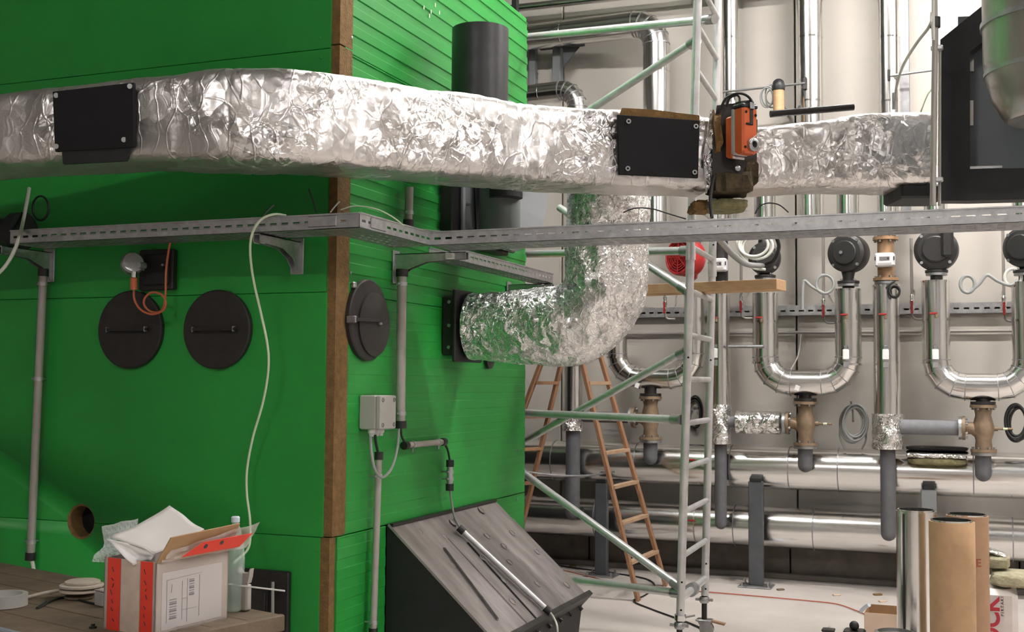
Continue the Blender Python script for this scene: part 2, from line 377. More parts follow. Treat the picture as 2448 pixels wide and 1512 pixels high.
# ================================================================== BOILER
XB, YB, YE, ZT, XL = -2.731, 4.713, 7.2, 4.0, -6.4
boiler = thing('boiler', 'large bright green panelled boiler with a bare brown insulation strip at its corner', 'boiler', ((XL + XB) / 2, (YB + YE) / 2, 0))
MB().box(((XL + XB) / 2 - 0.09, (YB + YE) / 2 + 0.07, ZT / 2 - 0.05), (XB - XL - 0.34, YE - YB - 0.34, ZT - 0.14)).build('body', 'black_matt', boiler, 0)  # unseen dark core, added behind the panels to block light
def rib_panel(name, o, U, N_, length, z0, z1, th, pitch_, dep, mi='green'):
    """sandwich panel: length along U, height z, face normal N_, with fine stepped ribs"""
    o, U, N_ = V(o), V(U), V(N_); prof = [(z0, -0.002)]; z = z0 + 0.003; prof.append((z, 0.0)); k = 0
    n = max(1, round((z1 - z0 - 0.012) / pitch_)); p = (z1 - z0 - 0.012) / n
    for i in range(n):
        a = z0 + 0.006 + i * p
        if dep:
            prof += [(a + p * 0.48, 0.0), (a + p * 0.48 + 0.005, -dep), (a + p - 0.005, -dep), (a + p, 0.0)]
    prof += [(z1 - 0.003, 0.0), (z1, -0.002)]
    q = [o + N_ * d + Z1 * z for z, d in prof]; q += [o - N_ * th + Z1 * z1, o - N_ * th + Z1 * z0]
    return MB().prism(q, U * length).build(name, mi, boiler, 8)
SEAM = [0.0, 0.883, 2.010, 3.155, ZT]
front = []
for z0, z1 in zip(SEAM[:-1], SEAM[1:]):
    xr = -2.775 if z0 > 0.5 else -2.79
    front.append(rib_panel('front_panel', (XL, YB, 0), X1, V((0, -1, 0)), xr - XL, z0 + 0.0012, z1 - 0.0012, 0.1, 0.10, 0.0))
for z0, z1 in zip(SEAM[1:-1], SEAM[2:]):
    rib_panel('side_panel', (XB, YB + 0.062, 0), Y1, X1, YE - YB - 0.062, z0 + 0.0012, z1 - 0.0012, 0.1, 0.095, 0.006 if z0 > 1.5 else 0.0016)
rib_panel('side_panel', (XB, YB + 0.062, 0), Y1, X1, 5.255 - YB - 0.062, 0.004, SEAM[1] - 0.004, 0.1, 0.095, 0.0016)
rib_panel('side_panel', (XB, 6.645, 0), Y1, X1, YE - 6.645, 0.004, SEAM[1] - 0.004, 0.1, 0.095, 0.0016)
for z0, z1, dx in ((0, 0.883, -0.012), (0.886, 3.17, 0), (3.174, ZT, 0)):
    MB().box((-2.775 + dx + 0.012, YB + 0.07, (z0 + z1) / 2), (0.066, 0.12, z1 - z0 - 0.003)).build('insulation_strip', 'wool', boiler, 0)
MB().bbox(((XL + XB) / 2, (YB + YE) / 2, ZT + 0.012), (XB - XL - 0.01, YE - YB - 0.01, 0.04), 0.01).build('roof_sheet', 'green', boiler, 20)
for (px, py) in ((765, 90), (768, 138), (762, 1240), (760, 1318), (766, 655)):
    p = PY(px, py, YB); MB().lathe(p + V((0, 0.001, 0)), (0, -1, 0), [(0.007, 0), (0.007, 0.003), (0.003, 0.005)], 8).build('screw', 'green', boiler)
for (px, py) in ((841, 90), (838, 652), (1238, 1078), (1235, 1195)):
    p = PX(px, py, XB); MB().lathe(p - X1 * 0.001, X1, [(0.008, 0), (0.008, 0.004), (0.003, 0.006)], 8).build('screw', 'steel', boiler)
# scuffed flakes of bare metal high on the side panel
for (px, py) in ((1013, 18), (1030, 28), (1040, 12), (1050, 30), (1026, 38)):
    p = PX(px, py, XB); MB().box(p + V((0.001, 0, 0)), (0.002, 0.012, 0.022)).build('scuff', 'cable_pale', boiler, 0)
# round hole with raw insulation edge, low on the front
hc = PY(193, 1248, YB)
for pn in front[:2]:
    cut(pn, MB().lathe(hc + V((0, 0.2, 0)), (0, -1, 0), [(0.088, 0), (0.088, 0.4)], 40))
MB().lathe(hc + V((0, 0.004, 0)), (0, 1, 0), [(0.0885, 0), (0.078, 0.004), (0.080, 0.11), (0.0885, 0.11)], 32, 0, True).build('hole_lining', 'wool', boiler)
MB().lathe(hc + V((0, 0.1, 0)), (0, 1, 0), [(0.085, 0), (0.085, 0.01)], 32).build('hole_back', 'dark_bore', boiler)

# round inspection doors on the front
for px, py, r in ((317, 789, 0.193), (524, 788.5, 0.190)):
    c = PY(px, py, YB)
    d = MB().lathe(c, (0, -1, 0), [(r, 0), (r, 0.022), (r - 0.006, 0.027), (r * 0.97, 0.027), (0.01, 0.03)], 48).build('inspection_door', 'door_iron', boiler, 25)
    for sx in (-1, 1):
        b = c + V((sx * 0.115, -0.032, 0))
        MB().bbox(b + V((0, -0.014, 0)), (0.010, 0.026, 0.030), 0.004).build('bracket', 'galv_dull', d, 25)
    MB().bar(c + V((-0.13, -0.052, 0)), c + V((0.13, -0.052, 0)), 0.012, 0.014).build('latch_bar', 'black_steel', d, 25)
# round inspection door on the side
c = PX(873, 766, XB); r = 0.197
d = MB().lathe(c, X1, [(r, 0), (r, 0.02), (r - 0.006, 0.026), (0.01, 0.03)], 48).build('inspection_door', 'door_iron', boiler, 25)
MB().lathe(c + V((0.028, 0.035, -0.02)), X1, [(0.155, 0), (0.155, 0.008), (0.150, 0.01), (0.01, 0.01)], 40).build('inner_plate', 'door_iron', d, 25)
hp, hq = PX(850, 764, XB + 0.06), PX(925, 767, XB + 0.05)
MB().bar(hp, hq, 0.014, 0.016).build('latch_bar', 'black_steel', d, 25)
MB().bbox(hp - X1 * 0.02, (0.05, 0.016, 0.035), 0.004).build('bracket', 'galv_dull', d)
MB().bbox(PX(908, 774, XB + 0.045), (0.02, 0.025, 0.018), 0.004).build('wing_nut', 'steel', d)
MB().bbox(PX(846, 682, XB + 0.01), (0.02, 0.03, 0.03), 0.004).build('hinge_clip', 'galv', d)
# black rectangular port on the front
c = PY(384, 647, YB)
d = MB().bbox(c + V((0, -0.02, 0)), (0.205, 0.04, 0.20), 0.006).build('cleaning_port', 'black_steel', boiler, 25)
MB().bbox(c + V((0.01, -0.045, 0)), (0.15, 0.02, 0.15), 0.004).build('port_cover', 'black_matt', d, 25)
for dx, dz in ((-0.055, 0.0), (0.06, 0.02)): MB().lathe(c + V((dx, -0.054, dz)), (0, -1, 0), [(0.006, 0), (0.006, 0.012)], 8).build('stud', 'steel', d)
# ash door at the bottom of the front
a, b = PY(557, 1356, YB), PY(697, 1366, YB)
zt_, x0, x1 = a.z, a.x, b.x
d = MB().bbox(((x0 + x1) / 2, YB - 0.012, zt_ / 2 + 0.05), (x1 - x0, 0.03, zt_ - 0.1), 0.005).build('ash_door', 'black_steel', boiler, 25)
MB().bbox(((x0 + x1) / 2 - 0.045, YB - 0.04, zt_ / 2 + 0.01), ((x1 - x0) * 0.62, 0.03, zt_ - 0.2), 0.005).build('door_leaf', 'door_iron', d, 25)
MB().tube([PY(652, 1392, YB - 0.06), PY(652, 1500, YB - 0.06)], 0.008, 8).build('hinge_pin', 'steel', d)

# ================================================================== CHUTE on the boiler side
yA, yB2, zA = 5.265, 6.634, 0.88
XC = -2.145; zC = 0.352
ch = thing('fuel_chute', 'worn black steel chute sloping down from the green boiler side', 'chute', (XB, 5.95, 0))
MB().prism([(XB + 0.0, yA, zA), (XC, yA, zC), (XC - 0.035, yA, zC - 0.30), (XB - 0.0, yA, 0.0)], (0, yB2 - yA, 0)).build('hood', 'black_matt', ch, 20)
nrm = V((zA - zC, 0, XC - XB)).normalized(); nrm = V((abs(nrm.x), 0, abs(nrm.z)))
sl = V((XC - XB, 0, zC - zA)).normalized()
MB().prism([V((XB + 0.004, yA - 0.004, zA)) + nrm * 0.012, V((XC, yA - 0.004, zC)) + nrm * 0.012, V((XC, yA - 0.004, zC)), V((XB + 0.004, yA - 0.004, zA))], (0, yB2 - yA + 0.008, 0)).build('top_plate', 'chute_steel', ch, 20)
# second overlapping plate leaves a diagonal lip at the upper left
MB().prism([V((XB + 0.13, yA + 0.42, zA - 0.118)) + nrm * 0.02, V((XC, yA + 0.42, zC)) + nrm * 0.02, V((XC, yA + 0.42, zC)) + nrm * 0.011, V((XB + 0.13, yA + 0.42, zA - 0.118)) + nrm * 0.011], (0, yB2 - yA - 0.42, 0)).build('cover_plate', 'chute_steel', ch, 20)
fl_c = V((XC, 0, zC))
fb = V((XC, (yA + yB2) / 2, zC)) + sl * 0.015 - nrm * 0.145
MB().bar(fb + V((0, -(yB2 - yA) / 2 - 0.05, 0)), fb + V((0, (yB2 - yA) / 2 + 0.05, 0)), 0.03, 0.36, nrm).build('end_flange', 'black_steel', ch, 20)
for k in range(8):
    yy = yA + 0.06 + k * (yB2 - yA - 0.12) / 7
    p = V((XC, yy, zC)) - nrm * 0.045
    MB().lathe(p - sl * 0.03, sl, [(0.012, 0), (0.012, 0.012), (0.006, 0.012), (0.006, 0.075), (0.012, 0.075), (0.012, 0.09)], 8).build('flange_bolt', 'black_steel', ch, 25)
for (u_, v_) in ((0.12, 0.16), (0.12, 0.45), (0.2, 0.30), (0.42, 0.17), (0.45, 0.42), (0.42, 0.68), (0.7, 0.16), (0.66, 0.42), (0.78, 0.66), (0.34, 0.86), (0.08, 0.78), (0.55, 0.60), (0.55, 0.92), (0.82, 0.34), (0.30, 0.62), (0.88, 0.9)):
    p = V((XB, yA, zA)) + (V((XC - XB, 0, zC - zA)) * u_) + Y1 * (v_ * (yB2 - yA)) + nrm * (0.021 if v_ > 0.3 else 0.012)
    MB().lathe(p, nrm, [(0.024, 0), (0.024, 0.003), (0.017, 0.005), (0.016, 0.002)], 14).build('weld_plug', 'chute_steel', ch)
MB().box((XB + 0.02, (yA + yB2) / 2, zA + 0.002), (0.03, yB2 - yA, 0.014)).build('throat_frame', 'black_steel', ch, 0)

# ================================================================== FAN on the boiler side
fc = PX(1150, 500, XB + 0.02)
fan = thing('flue_fan', 'light grey flue gas fan casing on the boiler side, half hidden behind the foil duct', 'fan', (XB + 0.3, 6.4, 2.1))
MB().bbox((XB + 0.03, 6.28, 2.80), (0.08, 0.85, 0.84), 0.006).build('mounting_frame', 'black_steel', fan, 25)
MB().bbox((XB + 0.085, 6.36, 2.80), (0.03, 0.80, 0.80), 0.01).build('back_plate', 'fan_grey', fan, 25)
MB().lathe((XB + 0.10, 6.62, 2.86), X1, [(0.46, 0), (0.46, 0.03), (0.43, 0.035), (0.41, 0.10), (0.39, 0.12), (0.25, 0.12)], 48).build('scroll_casing', 'fan_grey', fan, 30)
fcx = XB + 0.30; fcy = PX(1145, 450, XB + 0.30).y; zft = PY(1145, 72, fcy).z; nkx = XB + 0.24; nky = PX(1194, 520, nkx).y
MB().tube([(nkx, nky, 2.40), (nkx, nky, 2.95)], 0.118, 40).build('outlet_neck', 'fan_dark_grey', fan, 30)
MB().lathe((nkx, nky, 2.405), (0, 0, -1), [(0.118, 0), (0.112, 0.02), (0.06, 0.03)], 40).build('neck_base', 'fan_dark_grey', fan, 30)
MB().lathe((nkx + 0.07, nky - 0.08, 2.63), Z1, [(0.094, 0), (0.094, 0.3)], 32).build('inlet_spigot', 'black_matt', fan, 30)
MB().tube([(XB + 0.104, 6.12, 2.42), (XB + 0.104, 6.05, 2.95)], 0.004, 6).build('plate_seam', 'dark_bore', fan)
MB().lathe((fcx, fcy, 2.66), Z1, [(0.152, 0), (0.152, zft - 2.66), (0.140, zft - 2.66), (0.140, 0.01)], 40, 0, True).build('flue_pipe', 'flue_black', fan, 30)
MB().lathe((fcx, fcy, 2.675), Z1, [(0.139, 0), (0.139, 0.01)], 24).build('pipe_plug', 'dark_bore', fan)
for k in range(5): MB().lathe((XB + 0.10, 5.985, 2.45 + k * 0.15), X1, [(0.012, 0), (0.012, 0.015), (0.007, 0.015), (0.007, 0.03)], 8).build('bolt', 'steel', fan)

# ================================================================== FOIL DUCT
def lerp_tab(tab, x):
    for a, b in zip(tab[:-1], tab[1:]):
        if a[0] <= x <= b[0]:
            t = (x - a[0]) / (b[0] - a[0]); return [p + (q - p) * t for p, q in zip(a[1:], b[1:])]
    return list(tab[-1][1:]) if x > tab[-1][0] else list(tab[0][1:])
DUCT = [(-900, 324, 452, 5.50), (-160, 236, 404, 5.02), (0, 217, 394, 4.95), (150, 198, 388, 4.90), (300, 178, 380, 4.85), (410, 174, 382, 4.81), (440, 166, 383, 4.80), (500, 153, 384, 4.77), (600, 151, 386, 4.75), (660, 150, 387, 4.76),
        (720, 156, 389, 4.79), (800, 167, 395, 4.88), (900, 183, 404, 5.03), (1000, 201, 412, 5.20), (1100, 214, 420, 5.36), (1180, 225, 426, 5.48), (1250, 239, 431, 5.58), (1330, 246, 436, 5.66),
        (1420, 253, 440, 5.71), (1480, 254, 443, 5.74), (1560, 254, 446, 5.77), (1640, 262, 448, 5.80), (1700, 280, 450, 5.82)]
DUCT_R = [(1796, 304, 452, 5.84), (1840, 296, 448, 5.85), (1900, 290, 445, 5.86), (1980, 282, 444, 5.87), (2050, 268, 444, 5.88), (2120, 263, 443, 5.89), (2228, 262, 442, 5.90)]
def duct_mesh(tab, W, step=0.011, nc=120, seed=0, amp=1.0, seams=()):
    xs = []; x = tab[0][0]
    while x < tab[-1][0]: xs.append(x); x += step * F / 5.2
    xs.append(tab[-1][0]); st = []
    for x in xs:
        tp = [0, 0, 0]; K = 5
        for k in range(-K, K + 1):
            q = lerp_tab(tab, min(max(x + k * 7, tab[0][0]), tab[-1][0])); tp = [a + b / (2 * K + 1) for a, b in zip(tp, q)]
        t, b_, D = tp; st.append((PD(x, t, D), PD(x, b_, D)))
    n = len(st); vs = []; fs = []; ml = (n - 1)
    for i in range(n):
        a, b_ = st[max(0, i - 3)], st[min(n - 1, i + 3)]; d = (b_[1] - a[1]); d.z = 0; d.normalize(); inn = V((-d.y, d.x, 0))
        if inn.y < 0: inn = -inn
        T, Bt = st[i]; cz = (T.z + Bt.z) / 2; hz = (T.z - Bt.z) / 2; c = V(((T.x + Bt.x) / 2, (T.y + Bt.y) / 2, cz)) + inn * (W / 2)
        s_ = sum((st[k + 1][1] - st[k][1]).length for k in range(0)) 
        pinch = 1.0
        for sx in seams:
            dd = abs(xs[i] - sx); pinch -= 0.02 * math.exp(-(dd / 5.0) ** 2)
        for j in range(nc):
            a_ = 2 * math.pi * j / nc; ca, sa = math.cos(a_), math.sin(a_); e = 0.30
            u = math.copysign(abs(ca) ** e, ca) * W / 2 * pinch; v = math.copysign(abs(sa) ** e, sa) * hz * pinch
            o = (inn * ca + Z1 * sa).normalized(); p = c + inn * u + Z1 * v
            q = p + V((seed, 0, 0))
            calm = 0.35 + 0.65 * min(1, max(0, noise.noise(q * 2.3) + 0.55))
            r1 = 1 - abs(noise.noise(V((q.x * 9, q.y * 9, q.z * 5)))) * 2; r2 = 1 - abs(noise.noise(q * 21 + V((3, 1, 7)))) * 2
            dsp = (0.0075 * noise.noise(q * 3.1) + calm * (0.0030 * r1 + 0.0022 * r2) + 0.0010 * noise.noise(q * 45)) * amp
            vs.append(p + o * dsp)
    for i in range(n - 1):
        for j in range(nc): j2 = (j + 1) % nc; fs.append((i * nc + j, i * nc + j2, (i + 1) * nc + j2, (i + 1) * nc + j))
    fs += [tuple(range(nc)), tuple(reversed(range((n - 1) * nc, n * nc)))]
    return MB().add(vs, fs)
duct = thing('foil_duct', 'long rectangular duct wrapped in crumpled silver foil, crossing in front of the green boiler', 'duct', PD(700, 400, 4.9) * 1.0)
duct_mesh(DUCT, 0.37, seams=(545, 935, 1040, 1248, 1290)).build('foil_wrap', 'foil', duct, 60)
def panel_on(parent, quad, D, th=0.022, name='access_cover', mt='black_sheet'):
    P = [PD(x, y, d) for (x, y), d in zip(quad, D)]; n = (P[1] - P[0]).cross(P[3] - P[0]).normalized()
    if n.dot(fw) < 0: n = -n
    o = MB().prism(P, n * th).build(name, mt, parent, 20, bevel=0.003)
    return o, P, n
o, P, n = panel_on(duct, [(125, 219), (319, 197), (319, 352), (131, 363)], [4.86, 4.80, 4.80, 4.86])
for (x, y), d in (((134, 228), 4.86), ((310, 206), 4.80), ((296, 334), 4.81), ((134, 350), 4.86)):
    MB().lathe(PD(x, y, d - 0.004), fw, [(0.011, 0), (0.011, 0.005), (0.005, 0.007)], 10).build('bolt', 'steel', o)
o, P, n = panel_on(duct, [(1476, 274), (1673, 288), (1669, 426), (1480, 417)], [5.69, 5.745, 5.745, 5.69])
for (x, y), d in (((1503, 290), 5.69), ((1664, 302), 5.74), ((1501, 403), 5.69), ((1661, 412), 5.74)):
    MB().ring(PD(x, y, d - 0.003), fw, 0.006, 0.012, 0.006, 14).build('bolt_socket', 'steel', o)
PQ = [PD(1487, 258, 5.715), PD(1560, 262, 5.73), PD(1672, 276, 5.765), PD(1674, 294, 5.765), PD(1480, 280, 5.71)]
MB().prism(PQ, fw * 0.05).build('bare_insulation', 'wool', duct, 20)
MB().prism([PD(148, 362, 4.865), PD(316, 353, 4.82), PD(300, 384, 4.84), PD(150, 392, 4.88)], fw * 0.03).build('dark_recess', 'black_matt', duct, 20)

duct2 = thing('foil_duct', 'short stretch of foil wrapped duct between the orange actuator and the black machine frame', 'duct', PD(2000, 440, 6.0))
duct_mesh(DUCT_R, 0.37, seed=9, amp=1.25).build('foil_wrap', 'foil', duct2, 60)
# underside black spigot towards the machine
MB().bbox(PD(2188, 468, 6.05), (0.24, 0.3, 0.07), 0.01, (RT, V((-RT.y, RT.x, 0)), Z1)).build('spigot', 'black_matt', duct2, 20)

# ------------------------------------------------------------------ damper and actuator between the two stretches
dm = thing('damper_section', 'dark damper section with torn brown insulation between the two foil duct stretches', 'damper', PD(1750, 470, 5.9))
fr = (RT.copy(), V((fw.x, fw.y, 0)).normalized(), Z1); fr = (fr[1].cross(Z1).normalized(), fr[1], Z1)
MB().bbox(PD(1748, 375, 6.02), (0.20, 0.36, 0.33), 0.01, fr).build('casing', 'black_steel', dm, 20)
MB().prism([PD(1714, 252, 5.74), PD(1762, 246, 5.74), PD(1790, 250, 5.74), PD(1786, 390, 5.74), PD(1764, 440, 5.74), PD(1702, 432, 5.74), PD(1705, 330, 5.74)], fw * 0.012).build('bracket_plate', 'black_steel', dm, 20)
def lump(c, sz, seed, mt, name, parent, rough=0.25, ax=None):
    m = MB().ball((0, 0, 0), 1.0, 18); X, Y, Z = ax or fr; out = []
    for p in m.v:
        q = V([math.copysign(abs(t) ** 0.45, t) for t in p]); k = 1 + rough * noise.noise(p * 2.1 + V((seed, seed * 2, 0))) + rough * 0.5 * noise.noise(p * 5 + V((seed, 0, 0)))
        out.append(V(c) + X * (q.x * sz[0] / 2 * k) + Y * (q.y * sz[1] / 2 * k) + Z * (q.z * sz[2] / 2 * k))
    m.v = out; return m.build(name, mt, parent, 40)
lump(PD(1745, 440, 5.86), (0.19, 0.28, 0.12), 2, 'wool_dark', 'torn_insulation', dm, 0.3)
lump(PD(1782, 418, 5.90), (0.09, 0.25, 0.13), 5, 'wool_dark', 'torn_insulation', dm, 0.3)
lump(PD(1735, 494, 5.9), (0.20, 0.22, 0.055), 8, 'wool_yellow', 'torn_insulation', dm, 0.2)
lump(PD(1672, 497, 5.95), (0.09, 0.16, 0.06), 11, 'wool', 'torn_insulation', dm, 0.3)
lump(PD(1706, 330, 5.86), (0.05, 0.3, 0.2), 14, 'wool', 'torn_insulation', dm, 0.35)
MB().prism([PD(1682, 372, 5.76), PD(1700, 262, 5.76), PD(1706, 275, 5.76), PD(1702, 420, 5.76), PD(1690, 462, 5.76)], fw * 0.03).build('loose_foil', 'foil_small', dm, 20)
MB().tube(cr([PD(1708, 420, 5.72), PD(1701, 450, 5.7), PD(1698, 485, 5.66), PD(1702, 520, 5.6)]), 0.009, 8).build('black_hose', 'cable_black', dm)
MB().lathe(PD(1763, 403, 5.73), -fw, [(0.016, 0), (0.014, 0.012), (0.004, 0.016)], 12).build('bolt', 'steel', dm)

act = thing('damper_actuator', 'orange damper actuator with black top and looped cables', 'actuator', PD(1775, 385, 5.62))
ang = math.radians(33); fh = V((fw.x, fw.y, 0)).normalized(); rh = fh.cross(Z1)
an = (-fh) * math.cos(ang) + rh * math.sin(ang); ax_ = Z1.cross(an).normalized()
A = (ax_, -an, Z1); ac = PD(1783, 314, 5.63)
MB().bbox(ac, (0.098, 0.065, 0.225), 0.010, A).build('housing', 'orange', act, 20)
MB().bbox(ac - an * 0.040, (0.100, 0.030, 0.228), 0.008, A).build('back_shell', 'grey_plastic', act, 20)
MB().bbox(ac - an * 0.075 - Z1 * 0.02, (0.085, 0.05, 0.20), 0.008, A).build('base_block', 'orange', act, 20)
fz = ac + an * 0.0335
MB().bbox(ac + Z1 * 0.117 - an * 0.005, (0.104, 0.075, 0.022), 0.006, A).build('top_cap', 'black_plastic', act, 20)
MB().prism([ac + Z1 * 0.125 + ax_ * x + an * 0.02 + Z1 * z for x, z in ((-0.05, -0.01), (0.05, -0.01), (0.05, 0.005), (0.02, 0.03), (0.0, 0.022), (-0.05, 0.012))], -an * 0.04).build('cable_cover', 'black_plastic', act, 20)
MB().bbox(fz + ax_ * 0.005 + Z1 * 0.075, (0.022, 0.006, 0.10), 0.003, A).build('slide_switch', 'black_plastic', act, 20)
MB().bbox(fz - ax_ * 0.010 + Z1 * 0.028, (0.045, 0.006, 0.008), 0.003, A).build('pointer_slot', 'black_plastic', act, 20)
for dx, dz in ((-0.03, 0.085), (0.032, 0.075), (-0.036, -0.085)): MB().lathe(fz + ax_ * dx + Z1 * dz - an * 0.002, an, [(0.007, 0), (0.007, 0.004)], 12).build('screw_hole', 'dark_bore', act)
MB().bbox(fz + ax_ * 0.005 + Z1 * 0.117 + an * 0.006, (0.03, 0.006, 0.032), 0.003, A).build('metal_clip', 'galv', act, 20)
sc_ = fz + ax_ * 0.010 - Z1 * 0.070
MB().lathe(sc_, an, [(0.033, 0), (0.033, 0.012), (0.026, 0.016), (0.016, 0.016), (0.016, 0.004)], 24).build('shaft_clamp', 'galv', act, 30)
MB().tube(cr([sc_ + ax_ * (-0.035) + an * 0.02, sc_ + ax_ * (-0.015) + Z1 * 0.028 + an * 0.022, sc_ + ax_ * 0.012 + Z1 * 0.045 + an * 0.02]), 0.004, 8).build('clamp_bolt', 'steel', act)
MB().lathe(sc_ + an * 0.004, an, [(0.0155, 0), (0.0155, 0.002)], 16).build('shaft_bore', 'dark_bore', act)
MB().bbox(ac - an * 0.05 - Z1 * 0.122, (0.075, 0.012, 0.012), 0.003, A).build('lower_clip', 'white_plastic', act, 20)
MB().tube(cr([PD(1722, 262, 5.7), PD(1735, 236, 5.68), PD(1757, 224, 5.66), PD(1780, 226, 5.64), PD(1796, 240, 5.62), PD(1799, 262, 5.61)]), 0.0065, 8).build('cable', 'cable_black', act)
MB().tube(cr([PD(1738, 255, 5.7), PD(1744, 236, 5.68), PD(1760, 228, 5.66), PD(1768, 234, 5.65), PD(1768, 248, 5.64)]), 0.0055, 8).build('cable', 'cable_black', act)

# ================================================================== ROUND FOIL ELBOW into the boiler side
el = thing('foil_elbow_duct', 'thick round elbow duct in wrinkled silver foil running into the green boiler side', 'duct', (-1.9, 6.05, 1.5))
def round_duct(path, rad, nc=96, seed=0, amp=1.0):
    n = len(path); T = [(path[min(i + 1, n - 1)] - path[max(i - 1, 0)]).normalized() for i in range(n)]; u = Z1 if abs(T[0].z) < 0.9 else X1; vs = []; fs = []; s_ = 0
    for i in range(n):
        u = (u - T[i] * u.dot(T[i])).normalized(); v = T[i].cross(u); s_ += (path[i] - path[i - 1]).length if i else 0
        for j in range(nc):
            a = 2 * math.pi * j / nc; o = u * math.cos(a) + v * math.sin(a); p = path[i] + o * rad[i]; q = p + V((seed, 0, 0))
            r1 = 1 - abs(noise.noise(q * 10)) * 2; r2 = 1 - abs(noise.noise(q * 24 + V((3, 1, 7)))) * 2
            vs.append(p + o * amp * (0.008 * noise.noise(q * 3.7) + 0.0055 * r1 + 0.004 * r2 + 0.002 * noise.noise(q * 50)))
    for i in range(n - 1):
        for j in range(nc): j2 = (j + 1) % nc; fs.append((i * nc + j, i * nc + j2, (i + 1) * nc + j2, (i + 1) * nc + j))
    fs += [tuple(range(nc)), tuple(reversed(range((n - 1) * nc, n * nc)))]
    return MB().add(vs, fs)
def resample(pts, step):
    out = [pts[0]]; acc = 0
    for a, b in zip(pts[:-1], pts[1:]):
        L = (b - a).length; k = max(1, int(L / step))
        out += [a.lerp(b, (i + 1) / k) for i in range(k)]
    return out
ze = PY(1200, 781, 6.05).z; xe = PY(1447, 640, 6.05).x
pth = resample(bend([V((XB + 0.12, 6.05, ze)), V((xe, 6.05, ze)), V((xe + 0.02, 6.05, 2.72))], 0.265, 24), 0.012)
rads = []
for p in pth:
    t = max(0, min(1, (p.x - (xe - 0.75)) / 0.6)); rads.append(0.182 + 0.04 * t * t * (3 - 2 * t))
round_duct(pth, rads, seed=4).build('foil_wrap', 'foil_round', el, 60)
MB().bbox((XB + 0.045, 6.05, ze), (0.09, 0.33, 0.33), 0.008).build('connecting_flange', 'black_steel', el, 20)
MB().bbox((XB + 0.085, 6.05, ze), (0.02, 0.38, 0.40), 0.005).build('flange_rim', 'black_matt', el, 20)
for dz in (-0.12, 0.0, 0.13): MB().lathe((XB + 0.05, 6.05 - 0.165, ze + dz), (0, -1, 0), [(0.01, 0), (0.01, 0.014)], 8).build('bolt', 'steel', el)
MB().ring((XB + 0.42, 6.05, ze), X1, 0.18, 0.196, 0.03, 48).build('tape_band', 'foil_small', el)
MB().lathe((XB + 0.002, 6.55, PX(1225, 862, XB).z - 0.0), X1, [(0.06, 0), (0.06, 0.02), (0.02, 0.03)], 24).build('blind_cap', 'black_steel', el)

# ================================================================== CABLE TRAYS
def slot_breaks(L, period, ln, start=0.02):
    us = [0.0]; flags = []; u = start
    while u + ln < L - 0.012: us += [u, u + ln]; u += period
    us.append(L); return us
def tray(name, label, o, U, IN, L, width, h=0.062, group=None):
    """o: outer lower corner start; U along, IN towards the back side"""
    o, U, IN = V(o), V(U), V(IN); t = thing(name, label, 'cable tray', o, group)
    us = slot_breaks(L, 0.058, 0.034)
    odd = lambda i: i % 2 == 1
    MB().plate(o, U, Z1, -IN, us, [0, 0.026, 0.037, h], lambda i, j: j == 1 and odd(i), 0.0018).build('side_rail', 'galv', t, 0)
    MB().plate(o + IN * width, U, Z1, -IN, us, [0, 0.026, 0.037, h], lambda i, j: j == 1 and odd(i), 0.0018).build('side_rail', 'galv', t, 0)
    vs = [0]; k = 0
    while vs[-1] + 0.045 < width - 0.01: vs += [vs[-1] + 0.033, vs[-1] + 0.045]
    vs.append(width)
    MB().plate(o, U, IN, -Z1, us, vs, lambda i, j: j % 2 == 1 and odd(i), 0.0018).build('tray_bottom', 'galv_dull', t, 0)
    for w_ in (0, width):
        MB().bar(o + IN * w_ + Z1 * (h + 0.001), o + IN * w_ + Z1 * (h + 0.001) + U * L, 0.010, 0.006).build('rolled_lip', 'galv', t, 0)
    return t
ZTR = 2.250
XT2, YT1 = -2.411, 4.36
x_l = PY(25, 550, YT1).x
t1 = tray('cable_tray', 'galvanised slotted cable tray along the green boiler front, under the foil duct', (x_l, YT1, ZTR), X1, Y1, XT2 - x_l, 0.22)
YT3 = 5.06
t2 = tray('cable_tray', 'short galvanised cable tray piece turning the boiler corner', (XT2, YT1, ZTR + 0.001), Y1, -X1, YT3 - YT1 + 0.02, 0.22)
t3 = tray('cable_tray', 'long galvanised slotted cable tray running right, below the orange actuator', (XT2, YT3, ZTR + 0.0025), X1, Y1, 4.6, 0.26)
t4 = tray('cable_tray', 'narrow slotted cable tray going back along the boiler side above the elbow duct', (-2.44, 5.36, ZTR - 0.03), Y1, -X1, 1.55, 0.12, h=0.058)
for t, a, b in ((t1, 770, 0), (t2, 905, 1)):
    p = PY(a, 530, YT1 - 0.002) if not b else PX(a, 545, XT2 + 0.002)
    sz = (0.14, 0.004, 0.045) if not b else (0.004, 0.14, 0.045)
    MB().bbox(V((p.x, p.y, ZTR + 0.034)), sz, 0.002).build('joint_plate', 'galv', t, 0)
